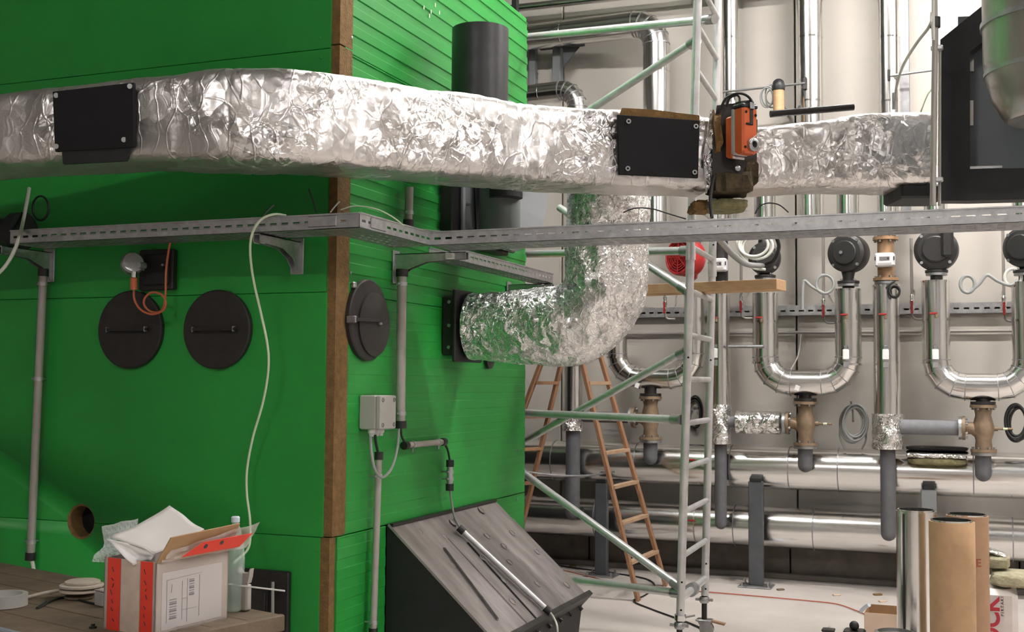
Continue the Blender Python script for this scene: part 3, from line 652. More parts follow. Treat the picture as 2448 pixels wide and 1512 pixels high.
def cantilever(label, o, out, along, L, zt):
    """wall plate + folded arm under a tray"""
    o, out, along = V(o), V(out), V(along); t = thing('tray_bracket', label, 'bracket', o + Z1 * (zt - 0.16), 'cantilever brackets under the cable trays')
    MB().bbox(o + out * 0.004 + Z1 * (zt - 0.07), tuple(abs(out[i]) * 0.008 + abs(along[i]) * 0.07 + (0.17 if i == 2 else 0) for i in range(3)), 0.002).build('wall_plate', 'galv', t, 20)
    pr = [o + out * 0.008 + Z1 * (zt - 0.004), o + out * L + Z1 * (zt - 0.004), o + out * L + Z1 * (zt - 0.04), o + out * (L * 0.45) + Z1 * (zt - 0.05), o + out * (L * 0.2) + Z1 * (zt - 0.085), o + out * 0.008 + Z1 * (zt - 0.15)]
    MB().prism([p - along * 0.02 for p in pr], along * 0.006).build('arm_cheek', 'galv', t, 20)
    MB().prism([p + along * 0.014 for p in pr], along * 0.006).build('arm_cheek', 'galv', t, 20)
    MB().box(o + out * (L / 2) + Z1 * (zt - 0.006), tuple(abs(out[i]) * L + abs(along[i]) * 0.04 + (0.004 if i == 2 else 0) for i in range(3))).build('arm_top', 'galv', t, 0)
    MB().bbox(o + out * (L * 0.8) + Z1 * (zt - 0.025) - along * 0.03, (0.04, 0.04, 0.03), 0.003).build('clamp_nut', 'white_plastic', t, 20)
    return t
for px, lb in ((120, 'galvanised bracket under the left end of the front cable tray'), (712, 'galvanised bracket under the front cable tray, beside the boiler corner')):
    x = PY(px, 600, YB).x; cantilever(lb, (x, YB, 0), (0, -1, 0), X1, 0.34, ZTR)
y = PX(945, 620, XB).y; cantilever('galvanised bracket under the tray junction above the vertical side conduit', (XB, y, 0), X1, Y1, 0.40, ZTR)
y = PX(1215, 690, XB).y; cantilever('galvanised bracket under the far end of the narrow side tray', (XB, y, 0), X1, Y1, 0.30, ZTR - 0.03)

# ================================================================== MACHINE at the right edge
mc = thing('black_frame_machine', 'black steel frame with a grey panel at the right end of the foil duct', 'machine', (0.3, 6.3, 2.2))
YM = 5.72
def mpoly(pts, Y, th, name, mt): return MB().prism([PY(x, y, Y) for x, y in pts], (0, th, 0)).build(name, mt, mc, 20)
mpoly([(2248, 95), (2319, 124), (2319, 480), (2248, 480)], YM, 0.10, 'frame_post', 'black_matt')
mpoly([(2248, 95), (2380, -12), (2490, -12), (2319, 124)], YM + 0.001, 0.10, 'frame_strut', 'black_matt')
mpoly([(2319, 404), (2700, 398), (2700, 470), (2319, 480)], YM + 0.001, 0.10, 'frame_beam', 'black_matt')
mpoly([(2290, 40), (2760, 20), (2760, 420), (2290, 420)], YM + 0.16, 0.02, 'back_panel', 'panel_grey')
mpoly([(2319, 398), (2396, 396), (2396, 402), (2319, 404)], YM - 0.005, 0.09, 'bottom_lip', 'galv')
for (x0, y0, x1, y1) in ((2317, 130, 2328, 170), (2317, 240, 2327, 300), (2330, 118, 2358, 92)):
    mpoly([(x0, y0), (x1, y0), (x1, y1), (x0, y1)] if x0 < 2329 else [(x0, y0), (x0 + 8, y0 + 4), (x1, y1 + 5), (x1 - 8, y1)], YM + 0.1, 0.05, 'bent_sheet_edge', 'cladding')
for px_h in (2640, 2690):
    hx = PY(px_h, 60, YM + 0.14)
    MB().bbox((hx.x, YM + 0.13, (hx.z + ZC) / 2), (0.06, 0.04, ZC - hx.z), 0.005).build('ceiling_hanger', 'black_matt', mc, 20)
sv = thing('cladded_vessel', 'large tapered vessel in bright sheet metal cladding at the top right edge', 'vessel', (0.35, 5.2, 2.6))
pc = PY(2530, 150, 5.36); zb = PY(2448, 280, 5.36).z
MB().lathe((pc.x, pc.y, zb - 0.02), Z1, [(0.02, 0), (0.20, 0.0), (0.215, 0.01), (0.262, 0.09), (0.288, 0.20), (0.296, 0.26), (0.296, 3.6)], 56).build('shell', 'vessel_sheet', sv, 30)
MB().ring((pc.x, pc.y, PY(2400, 38, 5.2).z), Z1, 0.29, 0.305, 0.022, 56).build('joint_band', 'galv', sv, 30)
MB().ring((pc.x, pc.y, zb + 0.185), Z1, 0.284, 0.294, 0.018, 56).build('joint_band', 'galv', sv, 30)
cp = thing('vertical_conduit', 'grey vertical conduit with a black coupling standing on the cable tray by the black frame', 'conduit', PY(2232, 490, 5.3))
MB().tube([PY(2230, 492, 5.3), PY(2236, 60, 5.3)], 0.013, 14).build('tube', 'conduit', cp)
MB().tube([PY(2236, 66, 5.3), PY(2236, 42, 5.3)], 0.021, 16).build('coupling', 'black_plastic', cp)
MB().tube([PY(2236, 45, 5.3), V((PY(2236, 45, 5.3).x, 5.3, ZC))], 0.010, 12).build('upper_tube', 'conduit', cp)
for yy in (115, 430): MB().bbox(PY(2240, yy, 5.31), (0.05, 0.03, 0.02), 0.004).build('clip', 'galv', cp, 20)
MB().tube([PY(2246, 492, 5.34), PY(2247, 110, 5.34)], 0.007, 10).build('second_tube', 'conduit', cp)
tag(MB().tube(cr([V((PY(2229, 30, 5.28).x, 5.28, ZC - 0.05)), PY(2230, -60, 5.28), PY(2228, 30, 5.28), PY(2222, 62, 5.3), PY(2190, 105, 5.6), PY(2160, 155, 6.0), PY(2145, 200, 6.2), PY(2138, 245, 6.3)]), 0.007, 8).build('white_cable', 'cable_white'), 'white cable curving down from the grey conduit to the foil duct top', 'cable')
tag(MB().tube(cr([PD(2226, 215, 5.95), PD(2215, 232, 5.95), PD(2198, 275, 5.95)]), 0.004, 6).build('yellow_wire', 'cable_pale'), 'short pale yellow wire sticking up at the right end of the foil duct', 'wire')

# ================================================================== CONDUITS AND CABLES ON THE BOILER
def conduit(label, p, q, r=0.019, caps=(1, 1), clamps=(), mt='conduit', out=X1, name='cable_conduit'):
    p, q = V(p), V(q); d = (q - p).normalized(); t = thing(name, label, 'conduit', q if q.z < p.z else p)
    MB().tube([p, q], r, 18).build('tube', mt, t)
    if caps[0]: MB().tube([p - d * 0.004, p + d * 0.034], r * 1.32, 18).build('end_sleeve', 'black_plastic', t)
    if caps[1]: MB().tube([q + d * 0.004, q - d * 0.034], r * 1.32, 18).build('end_sleeve', 'black_plastic', t)
    for f in clamps:
        c = p.lerp(q, f); cl = MB().ring(c, d, r, r + 0.004, 0.02, 18).build('clamp', 'galv', t)
        s = d.cross(out).normalized()
        MB().tube([c + s * (r + 0.002), c + s * (r + 0.022)], 0.005, 8).build('clamp_screw', 'steel', cl)
        MB().tube([c - out * r, c - out * (r + 0.03)], 0.005, 8).build('standoff', 'steel', cl)
    return t
YF = YB - 0.05; XF = XB + 0.05
conduit('tall grey conduit on the boiler front near the left picture edge', PY(104, 645, YF), PY(73, 1338, YF), 0.020, clamps=(0.05, 0.38, 0.94), out=V((0, -1, 0)))
conduit('grey conduit on the boiler side between the tray bracket and the grey junction box', PX(961, 646, XF), PX(957, 1023, XF), 0.024, clamps=(0.09, 0.91))
conduit('short grey conduit on the boiler side above the tray corner', PX(979, 448, XF), PX(976, 542, XF), 0.021, caps=(0, 1), clamps=(0.65,))
conduit('thin grey conduit running down from the grey junction box to the floor', PX(906, 1083, XF), PX(892, 1520, XF), 0.0165, clamps=(0.13, 0.93))
conduit('small horizontal grey conduit piece right of the junction box', PX(966, 1066, XF), PX(1062, 1057, XF), 0.016, clamps=(0.2, 0.85))
conduit('small vertical metal conduit piece with black ends above the chute', PX(1076, 1102, XF), PX(1075, 1172, XF), 0.017, mt='galv', clamps=(0.38, 0.62))
yv = PX(1100, 1262, XB + 0.1).y
P0 = V((XB, yA, zA)); 
def on_chute(px, py, h):
    d = ray(px, py); pn = V((XB, yA, zA)) + nrm * h; t = (pn - EYE).dot(nrm) / d.dot(nrm); return EYE + d * t
conduit('bright sloping conduit lying along the black chute', on_chute(1098, 1263, 0.045), on_chute(1314, 1464, 0.045), 0.015, mt='alu_tube', out=nrm)
MB().bar(on_chute(1118, 1298, 0.0225), on_chute(1286, 1484, 0.0225), 0.014, 0.004, nrm).build('slot', 'dark_bore', ch, 0)
MB().bar(on_chute(1062, 1310, 0.022), on_chute(1190, 1480, 0.022), 0.02, 0.002, nrm).build('rust_streak', 'black_steel', ch, 0)
jb = thing('junction_box', 'grey plastic junction box with four cover screws on the boiler side', 'junction box', PX(905, 1040, XB))
j0, j1 = PX(868, 1030, XB), PX(912, 945, XB)
jy0, jy1 = PX(880, 985, XB + 0.05).y - 0.0, PX(944, 985, XB + 0.11).y
jz0, jz1 = PX(905, 1028, XB + 0.1).z, PX(905, 946, XB + 0.1).z
jc = V((XB, (jy0 + jy1) / 2, (jz0 + jz1) / 2)); jw, jh = jy1 - jy0, jz1 - jz0
MB().bbox(jc + X1 * 0.045, (0.09, jw, jh), 0.006).build('case', 'grey_plastic', jb, 20)
lid = MB().bbox(jc + X1 * 0.104, (0.026, jw, jh), 0.005).build('lid', 'grey_plastic', jb, 20)
for sy in (-1, 1):
    for sz in (-1, 1): MB().lathe(jc + V((0.116, sy * (jw / 2 - 0.022), sz * (jh / 2 - 0.022))), X1, [(0.011, 0), (0.011, 0.004), (0.007, 0.004), (0.006, 0.001)], 12).build('cover_screw', 'ink_grey', lid)
for k, dy in enumerate((-0.05, -0.005, 0.04)):
    MB().lathe(jc + V((0.055, dy, -jh / 2)), (0, 0, -1), [(0.018, 0), (0.018, 0.016), (0.013, 0.022), (0.011, 0.034)], 12).build('cable_gland', 'white_plastic', jb)
def cable(label, pts, r, mt, name='cable', n=8):
    return tag(MB().tube(cr(pts), r, n).build(name, mt), label, 'cable')
cable('black cable from the junction box into the thin conduit below it', [PX(897, 1042, XF + 0.03), PX(899, 1060, XF + 0.02), PX(905, 1088, XF)], 0.007, 'cable_black')
cable('grey cable looping from the junction box to the conduit beside it', [PX(886, 1045, XF + 0.02), PX(888, 1085, XF + 0.05), PX(897, 1125, XF + 0.06), PX(914, 1142, XF + 0.06), PX(936, 1120, XF + 0.05), PX(949, 1075, XF + 0.03), PX(954, 1020, XF)], 0.007, 'cable_grey')
cable('thin black cable from the tall side conduit to the small horizontal conduit', [PX(958, 1022, XF), PX(961, 1045, XF), PX(972, 1066, XF)], 0.006, 'cable_black')
cable('thin black cable bending down beside the small vertical conduit', [PX(1060, 1058, XF), PX(1070, 1075, XF + 0.01), PX(1076, 1105, XF)], 0.006, 'cable_black')
cable('thin grey cable running down over the chute edge into the sloping conduit', [PX(1076, 1170, XF), PX(1080, 1205, XF), PX(1088, 1240, XF + 0.02), on_chute(1102, 1268, 0.045)], 0.006, 'cable_grey')
cable('pale grey cable leaving the lower end of the sloping chute conduit', [on_chute(1312, 1462, 0.045), on_chute(1322, 1475, 0.05), on_chute(1332, 1500, 0.05), PX(1332, 1540, -2.1)], 0.006, 'cable_white')
cable('pale yellow cable hanging from the cable tray down the boiler front', [PY(684, 516, 4.40), PY(655, 513, 4.36), PY(625, 525, 4.33), PY(604, 556, 4.335), PY(598, 600, 4.38), PY(606, 670, 4.45), PY(624, 750, 4.5), PY(640, 830, 4.55), PY(641, 890, 4.57), PY(628, 965, 4.6), PY(605, 1045, 4.62), PY(591, 1120, 4.63), PY(590, 1180, 4.63), PY(598, 1250, 4.6), PY(594, 1310, 4.5), PY(560, 1345, 4.3)], 0.0058, 'cable_pale')
cable('grey cable hanging from the foil duct past the left tray end', [PY(70, 450, 4.6), PY(64, 485, 4.55), PY(56, 525, 4.5), PY(48, 560, 4.3), PY(34, 600, 4.28), PY(10, 640, 4.25), PY(-40, 690, 4.2), PY(-110, 800, 4.2), PY(-150, 950, 4.25), PY(-160, 1150, 4.3)], 0.009, 'cable_white')
cable('pale cable leaving the lower end of the left conduit', [PY(76, 1335, YF), PY(82, 1370, YF), PY(90, 1415, YF), PY(100, 1470, YF)], 0.010, 'cable_white')
ring_pts = [PY(97 + 19 * math.cos(a), 498 + 29 * math.sin(a), 4.62) for a in [2 * math.pi * k / 24 for k in range(24)]]
tag(MB().tube(ring_pts, 0.0055, 8, closed=True).build('cable_coil', 'cable_black'), 'black ring of cable hanging over the left tray end', 'cable')
bp = thing('black_pipe_stub', 'black pipe stub behind the left end of the front cable tray', 'pipe', PY(20, 590, 4.6))
MB().tube([PY(-900, 600, 4.55), PY(52, 552, 4.55)], 0.075, 24).build('pipe', 'black_steel', bp)
MB().tube([PY(38, 553, 4.55), PY(58, 552, 4.55)], 0.095, 24).build('flange', 'black_matt', bp)
cable('orange cable with a coil between the sensor head and the tray', [PY(320, 690, 4.6), PY(322, 718, 4.6), PY(338, 742, 4.6), PY(365, 752, 4.6), (PY(390, 742, 4.59)), PY(396, 722, 4.58), PY(385, 704, 4.58), PY(362, 700, 4.59), PY(346, 714, 4.6), PY(346, 732, 4.61), PY(362, 746, 4.62), PY(385, 744, 4.61), PY(395, 715, 4.6), PY(397, 650, 4.6), PY(403, 600, 4.58), PY(409, 572, 4.56)], 0.0055, 'orange_cable')
sn = thing('temperature_sensor', 'silver temperature sensor head on the boiler front left of the black port', 'sensor', PY(318, 690, 4.6))
hd = PY(317, 631, 4.58)
MB().lathe(hd + V((-0.02, 0.02, 0)), V((0.75, -0.6, 0.25)), [(0.03, -0.03), (0.052, -0.02), (0.055, 0.0), (0.055, 0.022), (0.048, 0.032), (0.02, 0.036)], 24).build('head', 'galv', sn, 30)
MB().tube([PY(331, 634, 4.58), PY(346, 636, 4.62)], 0.016, 14).build('side_nipple', 'galv', sn)
MB().tube([PY(321, 650, 4.58), PY(320, 664, 4.58)], 0.014, 12).build('gland', 'chrome', sn)
MB().tube([PY(320, 664, 4.58), PY(320, 692, 4.59)], 0.017, 12).build('sleeve', 'orange_cable', sn)
# loose wires on the trays
for i, (pts, mt, lb, pl) in enumerate((
    ([(756, 508), (748, 480), (738, 452)], 'cable_black', 'stiff black wire standing up from the tray left of the brown strip', 0),
    ([(628, 520), (640, 505), (655, 490)], 'cable_grey', 'thin grey wire end standing up from the tray above the pale yellow cable', 0),
    ([(790, 508), (800, 495), (812, 482)], 'cable_white', 'short white wire end in front of the brown strip above the tray', 0),
    ([(815, 502), (850, 493), (900, 500), (940, 520), (965, 540)], 'cable_pale', 'thin pale wire arching over the tray corner', 0),
    ([(1490, 508), (1520, 498), (1560, 500), (1600, 512), (1640, 524)], 'cable_black', 'thin black wire arching over the long tray in front of the foil elbow', 2),
    ([(1805, 512), (1815, 495), (1835, 486), (1862, 490), (1885, 508)], 'cable_black', 'black wire loop above the long tray right of the actuator', 2),
    ([(1000, 548), (1040, 552), (1080, 556)], 'cable_white', 'pale wire lying along the tray corner', 1))):
    P = [PY(x, y, 4.45) for x, y in pts] if pl == 0 else [PY(x, y, 5.2) for x, y in pts]
    tag(MB().tube(cr(P), 0.0032, 6).build('wire', mt), lb, 'wire')

# ================================================================== WORKBENCH with the opened parcel
ZB = 0.82
Q = V((-2.165, 3.41, 0)); dl = V((-0.963, 0.27, 0)); dn = V((-0.27, -0.963, 0))
bench = thing('workbench', 'low brown wooden workbench in front of the green boiler', 'workbench', Q + dl * 1.0 + dn * 0.35)
BL, BW = 2.2, 0.70
for k in range(5):
    w0 = BW * k / 5; wc = Q + dl * (BL / 2) + dn * (w0 + BW / 10) + Z1 * (ZB - 0.014)
    MB().bbox(wc, (BL, BW / 5 - 0.003, 0.028), 0.003, (dl, dn, Z1)).build('top_board', 'wood_bench', bench, 20)
MB().bbox(Q + dl * (BL / 2) + dn * (BW + 0.012) + Z1 * (ZB - 0.05), (BL, 0.024, 0.11), 0.004, (dl, dn, Z1)).build('front_rail', 'bench_edge', bench, 20)
MB().bbox(Q - dl * 0.014 + dn * (BW / 2) + Z1 * (ZB - 0.026), (0.026, BW, 0.055), 0.004, (dl, dn, Z1)).build('end_rail', 'wood_bench', bench, 20)
MB().bbox(Q - dl * 0.01 + dn * (BW / 2) + Z1 * (ZB - 0.10), (0.04, BW, 0.06), 0.004, (dl, dn, Z1)).build('end_rail', 'wood_bench', bench, 20)
for a in (0.06, BL - 0.06):
    for b in (0.06, BW - 0.06): MB().bbox(Q + dl * a + dn * b + Z1 * ((ZB - 0.03) / 2), (0.08, 0.08, ZB - 0.03), 0.004, (dl, dn, Z1)).build('leg', 'wood_bench', bench, 20)

# parcel
bx = thing('parcel_box', 'opened cardboard parcel with red tape strips and a white address sheet', 'box', V((-2.4, 3.1, ZB)))
N0 = V((-2.322, 2.962, ZB)); a_ = V((0.13, 0.9915, 0)); b_ = V((-0.9915, 0.13, 0)); LA, LBx, HB = 0.318, 0.222, 0.222
def wallbox(o, u, Lu, name, mt):
    n_ = u.cross(Z1).normalized(); MB().prism([o, o + u * Lu, o + u * Lu + Z1 * HB, o + Z1 * HB], -n_ * 0.004 if (n_.dot(N0 + (a_ * LA + b_ * LBx) / 2 - o) < 0) else n_ * 0.004).build(name, mt, bx, 0)
wallbox(N0, a_, LA, 'side_wall', 'carton_grey'); wallbox(N0, b_, LBx, 'end_wall', 'carton_grey'); wallbox(N0 + b_ * LBx, a_, LA, 'side_wall', 'carton_grey'); wallbox(N0 + a_ * LA, b_, LBx, 'end_wall', 'carton_grey')
MB().box(N0 + a_ * LA / 2 + b_ * LBx / 2 + Z1 * 0.003, (LBx, LA, 0.005), (b_, a_, Z1)).build('base', 'carton_grey', bx, 0)
na, nb = -b_, -a_      # outward normals: of the wall along a_ (faces right) and of the wall along b_ (faces camera left)
def sticker(o, u, Lu, v, Lv, n_, name, mt, th=0.0012): return MB().prism([o, o + u * Lu, o + u * Lu + v * Lv, o + v * Lv], n_ * th).build(name, mt, bx, 0)
sticker(N0 + b_ * 0.012 + Z1 * 0.0, b_, 0.052, Z1, HB, nb, 'red_tape_strip', 'red_tape')
sticker(N0 + b_ * 0.068 + Z1 * 0.0, b_, 0.078, Z1, HB, nb, 'paper_tape_strip', 'packing_tape')
sticker(N0 + b_ * 0.150 + Z1 * 0.0, b_, 0.056, Z1, HB, nb, 'red_tape_strip', 'red_tape')
random.seed(3)
for o0 in (0.038, 0.178):
    for k in range(7):
        z = 0.03 + k * 0.025 + random.uniform(-.004, .004); w_ = random.uniform(.004, .010)
        p = N0 + b_ * (o0 + random.uniform(-.006, .006)) + Z1 * z + nb * 0.0016
        MB().bar(p, p + b_ * w_ * random.choice((-1, 1)) + Z1 * random.uniform(0.006, 0.016), 0.0012, 0.0035, nb).build('pen_mark', 'ink', bx, 0)
lab0 = N0 + a_ * 0.025 + Z1 * 0.012
sticker(lab0, a_, 0.262, Z1, 0.175, na, 'address_sheet', 'label_paper')
for (u0, z0, w_, h_, n_) in ((0.032, 0.028, 0.030, 0.066, 9), (0.115, 0.090, 0.022, 0.055, 8)):     # two bar codes, turned on their side
    for k in range(n_):
        zz = z0 + h_ * k / n_; MB().prism([lab0 + a_ * u0 + Z1 * zz + na * 0.0013, lab0 + a_ * (u0 + w_) + Z1 * zz + na * 0.0013, lab0 + a_ * (u0 + w_) + Z1 * (zz + h_ / n_ * (0.35 + 0.4 * (k % 3 == 0))) + na * 0.0013, lab0 + a_ * u0 + Z1 * (zz + h_ / n_ * (0.35 + 0.4 * (k % 3 == 0))) + na * 0.0013], na * 0.0004).build('bar_code_bar', 'ink_grey', bx, 0)
for (u0, z0, u1, z1) in ((0.02, 0.02, 0.02, 0.15), (0.02, 0.15, 0.17, 0.155), (0.085, 0.02, 0.085, 0.14), (0.107, 0.01, 0.107, 0.145), (0.085, 0.05, 0.15, 0.05), (0.085, 0.085, 0.108, 0.085), (0.16, 0.02, 0.16, 0.15), (0.038, 0.11, 0.042, 0.135)):
    MB().bar(lab0 + a_ * u0 + Z1 * z0 + na * 0.0015, lab0 + a_ * u1 + Z1 * z1 + na * 0.0015, 0.0006, 0.0016, na).build('form_line', 'ink_grey', bx, 0)
# flaps
f0 = N0 + Z1 * HB; fn = (na * 0.42 + Z1 * 0.90).normalized()
MB().prism([f0 + a_ * 0.0, f0 + a_ * LA, f0 + a_ * (LA + 0.0) + fn * 0.10, f0 + a_ * 0.02 + fn * 0.085], na.cross(a_).normalized() * 0.0 + (na * 0.9 - Z1 * 0.42) * 0.004).build('flap', 'cardboard', bx, 0)
MB().prism([f0 + a_ * 0.07 + fn * 0.012 + na * 0.029, f0 + a_ * (LA + 0.01) + fn * 0.014 + na * 0.029, f0 + a_ * (LA + 0.05) + fn * 0.060 + na * 0.031, f0 + a_ * 0.14 + fn * 0.055 + na * 0.031], (na * 0.9 - Z1 * 0.42) * 0.0015).build('flap_red_tape', 'red_tape', bx, 0)
for (u0, v0) in ((0.16, 0.038), (0.23, 0.042)): MB().lathe(f0 + a_ * u0 + fn * v0 + na * 0.0325, na * 0.9 - Z1 * 0.42, [(0.008, 0), (0.008, 0.001)], 10).build('pen_mark', 'ink', bx)
fm = MB(); NU, NV = 18, 7; vs = []; fs = []
for i in range(NU):
    for j in range(NV):
        u = i / (NU - 1); v = j / (NV - 1); p = f0 + a_ * (0.01 + u * (LA + 0.06) + 0.02 * v) + fn * (v * (0.04 + 0.055 * u)) + na * (0.012 + 0.012 * noise.noise(V((u * 6, v * 4, 2)))) + Z1 * 0.006 * noise.noise(V((u * 5, v * 5, 7)))
        vs.append(p)
for i in range(NU - 1):
    for j in range(NV - 1): k = i * NV + j; fs.append((k, k + 1, k + NV + 1, k + NV))
fm.add(vs, fs).build('clear_wrap', 'film', bx, 60)
b0 = N0 + a_ * LA + Z1 * HB
MB().prism([b0, b0 + b_ * LBx, b0 + b_ * (LBx * 0.95) + (a_ * 0.5 + Z1 * 0.85) * 0.05, b0 + b_ * 0.01 + (a_ * 0.5 + Z1 * 0.85) * 0.05], a_ * 0.004).build('flap', 'cardboard', bx, 0)
MB().box(N0 + a_ * LA / 2 + b_ * LBx / 2 + Z1 * (HB - 0.05), (LBx - 0.012, LA - 0.012, 0.004), (b_, a_, Z1)).build('inner_packing', 'ink_grey', bx, 0)
def sheet(name, label, corners, mt, curl=0.01, seed=0, th=0.0015, cat='paper', bubbles=0.0):
    A_, B_, C_, D_ = [V(c) for c in corners]; vs = []; NU, NV = (84, 64) if bubbles else (16, 12); n_ = (B_ - A_).cross(D_ - A_).normalized()
    for i in range(NU):
        for j in range(NV):
            u = i / (NU - 1); v = j / (NV - 1); p = A_.lerp(B_, u).lerp(D_.lerp(C_, u), v)
            vs.append(p + n_ * curl * (math.sin(u * math.pi) * 0.9 + 0.7 * noise.noise(V((u * 2.4, v * 2.4, seed)))) + n_ * bubbles * max(0.0, math.sin(u * 44 + (math.pi / 2 if int(v * 14) % 2 else 0)) * math.sin(v * 44)) ** 0.5)
    fs = [(i * NV + j, i * NV + j + 1, (i + 1) * NV + j + 1, (i + 1) * NV + j) for i in range(NU - 1) for j in range(NV - 1)]
    o = MB().add(vs, fs).build(name, mt, None, 60); sd = o.modifiers.new('thickness', 'SOLIDIFY'); sd.thickness = th
    return tag(o, label, cat)
sheet('paper_sheet', 'large grey sheet of paper leaning out of the opened parcel', [PD(262, 1283, 3.62), PD(405, 1210, 3.86), PD(488, 1268, 3.80), PD(370, 1322, 3.60)], 'paper', 0.012, 1)
sheet('paper_envelope', 'white curled paper envelope under the large sheet in the parcel', [PD(254, 1289, 3.605), PD(372, 1325, 3.585), PD(362, 1340, 3.60), PD(318, 1353, 3.60)], 'paper_white', 0.022, 4)
sheet('bubble_wrap', 'clear bubble wrap hanging out of the left side of the parcel', [PD(220, 1343, 3.74), PD(246, 1262, 3.80), PD(330, 1240, 3.86), PD(305, 1350, 3.72)], 'bubble', 0.03, 9, 0.0012, 'bubble wrap', 0.005)
# bottle behind the parcel
bt = thing('water_bottle', 'clear plastic water bottle with a pale cap behind the parcel', 'bottle', PZ(536, 1462, ZB))
pb = PZ(534, 1464, ZB) + V((0.02, 0.03, 0)); hb = 0.315
MB().lathe((pb.x, pb.y, ZB + 0.001), Z1, [(0.028, 0), (0.034, 0.008), (0.034, 0.19), (0.032, 0.20), (0.032, 0.215), (0.026, 0.25), (0.014, 0.285), (0.0125, 0.30)], 24).build('body', 'bottle', bt, 40)
MB().lathe((pb.x, pb.y, ZB + 0.298), Z1, [(0.0145, 0), (0.0145, 0.016), (0.012, 0.019)], 20).build('cap', 'cap_blue', bt)
# upright clamp tool behind the bottle
pt = PZ(586, 1462, ZB)
tl = thing('pipe_cutter_stand', 'upright grey metal tube with a forked top beside the ash door', 'tool', pt)
zt2 = PD(586, 1395, (pt - EYE).dot(fw)).z
MB().bbox((pt.x, pt.y, (ZB + zt2) / 2), (0.032, 0.032, zt2 - ZB - 0.002), 0.006).build('stem', 'conduit', tl, 20)
MB().prism([(pt.x + dx, pt.y - 0.012, zt2 + dz) for dx, dz in ((-0.014, 0), (0.014, 0), (0.02, 0.02), (0.024, 0.05), (0.014, 0.034), (-0.014, 0.034), (-0.024, 0.05), (-0.02, 0.02))], (0, 0.024, 0)).build('fork', 'conduit', tl, 0)
MB().tube([(pt.x - 0.06, pt.y - 0.018, zt2 - 0.006), (pt.x + 0.16, pt.y - 0.01, zt2 - 0.014)], 0.003, 6).build('wire_tie', 'white_plastic', tl)
# coiled webbing roll and small box on the bench
cw = thing('webbing_roll', 'flat beige roll of strap lying at the back of the workbench', 'strap', PZ(196, 1425, ZB))
pw = PZ(190, 1432, ZB)
for k, (dz, r_, mt_) in enumerate(((0.012, 0.050, 'wood_bench'), (0.036, 0.072, 'beige_cloth'), (0.052, 0.075, 'beige_cloth'), (0.064, 0.060, 'beige_cloth'))):
    MB().lathe((pw.x + 0.004 * k, pw.y, ZB + dz - 0.012), Z1, [(r_ * 0.9, 0), (r_, 0.004), (r_, 0.011), (r_ * 0.88, 0.014), (0.01, 0.014)], 28).build('coil_layer', mt_, cw, 30)
MB().tube(cr([(pw.x - 0.06, pw.y - 0.03, ZB + 0.03), (pw.x - 0.11, pw.y - 0.06, ZB + 0.02), (pw.x - 0.16, pw.y - 0.09, ZB + 0.006)]), 0.006, 8).build('loose_end', 'beige_cloth', cw)
tb = thing('small_metal_box', 'small dull metal box on the workbench left of the parcel', 'box', PZ(252, 1448, ZB))
pbx = PZ(250, 1450, ZB)
MB().bbox((pbx.x, pbx.y, ZB + 0.027), (0.05, 0.05, 0.05), 0.004, (dl, dn, Z1)).build('case', 'grey_plastic', tb, 20)
MB().bbox((pbx.x, pbx.y, ZB + 0.055), (0.052, 0.052, 0.006), 0.002, (dl, dn, Z1)).build('lid', 'carton_grey', tb, 20)
tag(MB().tube(cr([PZ(110, 1440, ZB + 0.004), PZ(90, 1455, ZB + 0.004), PZ(150, 1430, ZB + 0.004), PZ(230, 1445, ZB + 0.004)]), 0.004, 6).build('string', 'cable_black'), 'dark string lying on the workbench before the strap roll', 'string')
tag(MB().lathe(PZ(222, 1503, ZB), Z1, [(0.012, 0), (0.012, 0.006), (0.006, 0.007), (0.006, 0.014)], 6).build('hex_bolt', 'black_steel'), 'small dark bolt lying on the workbench front', 'bolt')
bk = thing('plastic_hoop', 'grey plastic ring with a rounded rim at the lower left corner of the workbench', 'ring', PZ(8, 1450, ZB))
pk = PZ(8, 1450, ZB)
MB().ring((pk.x, pk.y, ZB + 0.022), Z1, 0.062, 0.078, 0.040, 36).build('rim', 'grey_plastic', bk, 30)
MB().lathe((pk.x, pk.y, ZB + 0.002), Z1, [(0.063, 0), (0.063, 0.012)], 36).build('base', 'cable_grey', bk)

# ================================================================== SCAFFOLD
R_T = 0.0245
sc = thing('mobile_scaffold', 'aluminium scaffold tower with ladder frames and diagonal braces beside the green boiler', 'scaffold', (-1.95, 7.6, 0))
n0, n1 = PD(1626, 1480, 6.75), PD(1668, 0, 6.75)
r0, r1 = PD(1685, 1425, 7.45), PD(1717, 0, 7.45)
def on_line(p, q, z): t = (z - p.z) / (q.z - p.z); return p.lerp(q, t)
ztop = 5.3
for (p, q, zb) in ((n0, n1, 0.245), (r0, r1, 0.255)):
    up_ = MB().tube([on_line(p, q, zb), on_line(p, q, ztop)], R_T, 20).build('upright', 'alu_tube', sc)
    for zj in ((2.36,) if p is n0 else (2.33,)):
        c = on_line(p, q, zj); MB().tube([c - Z1 * 0.05, c + Z1 * 0.03], R_T + 0.004, 20).build('spigot_joint', 'alu_tube', up_)
    for zz in (0.30, 0.46, 1.75, 2.48): 
        c = on_line(p, q, zz); MB().lathe(c - fw * (R_T - 0.004), -fw, [(0.006, 0), (0.006, 0.0055)], 10).build('pin_hole', 'dark_bore', up_)
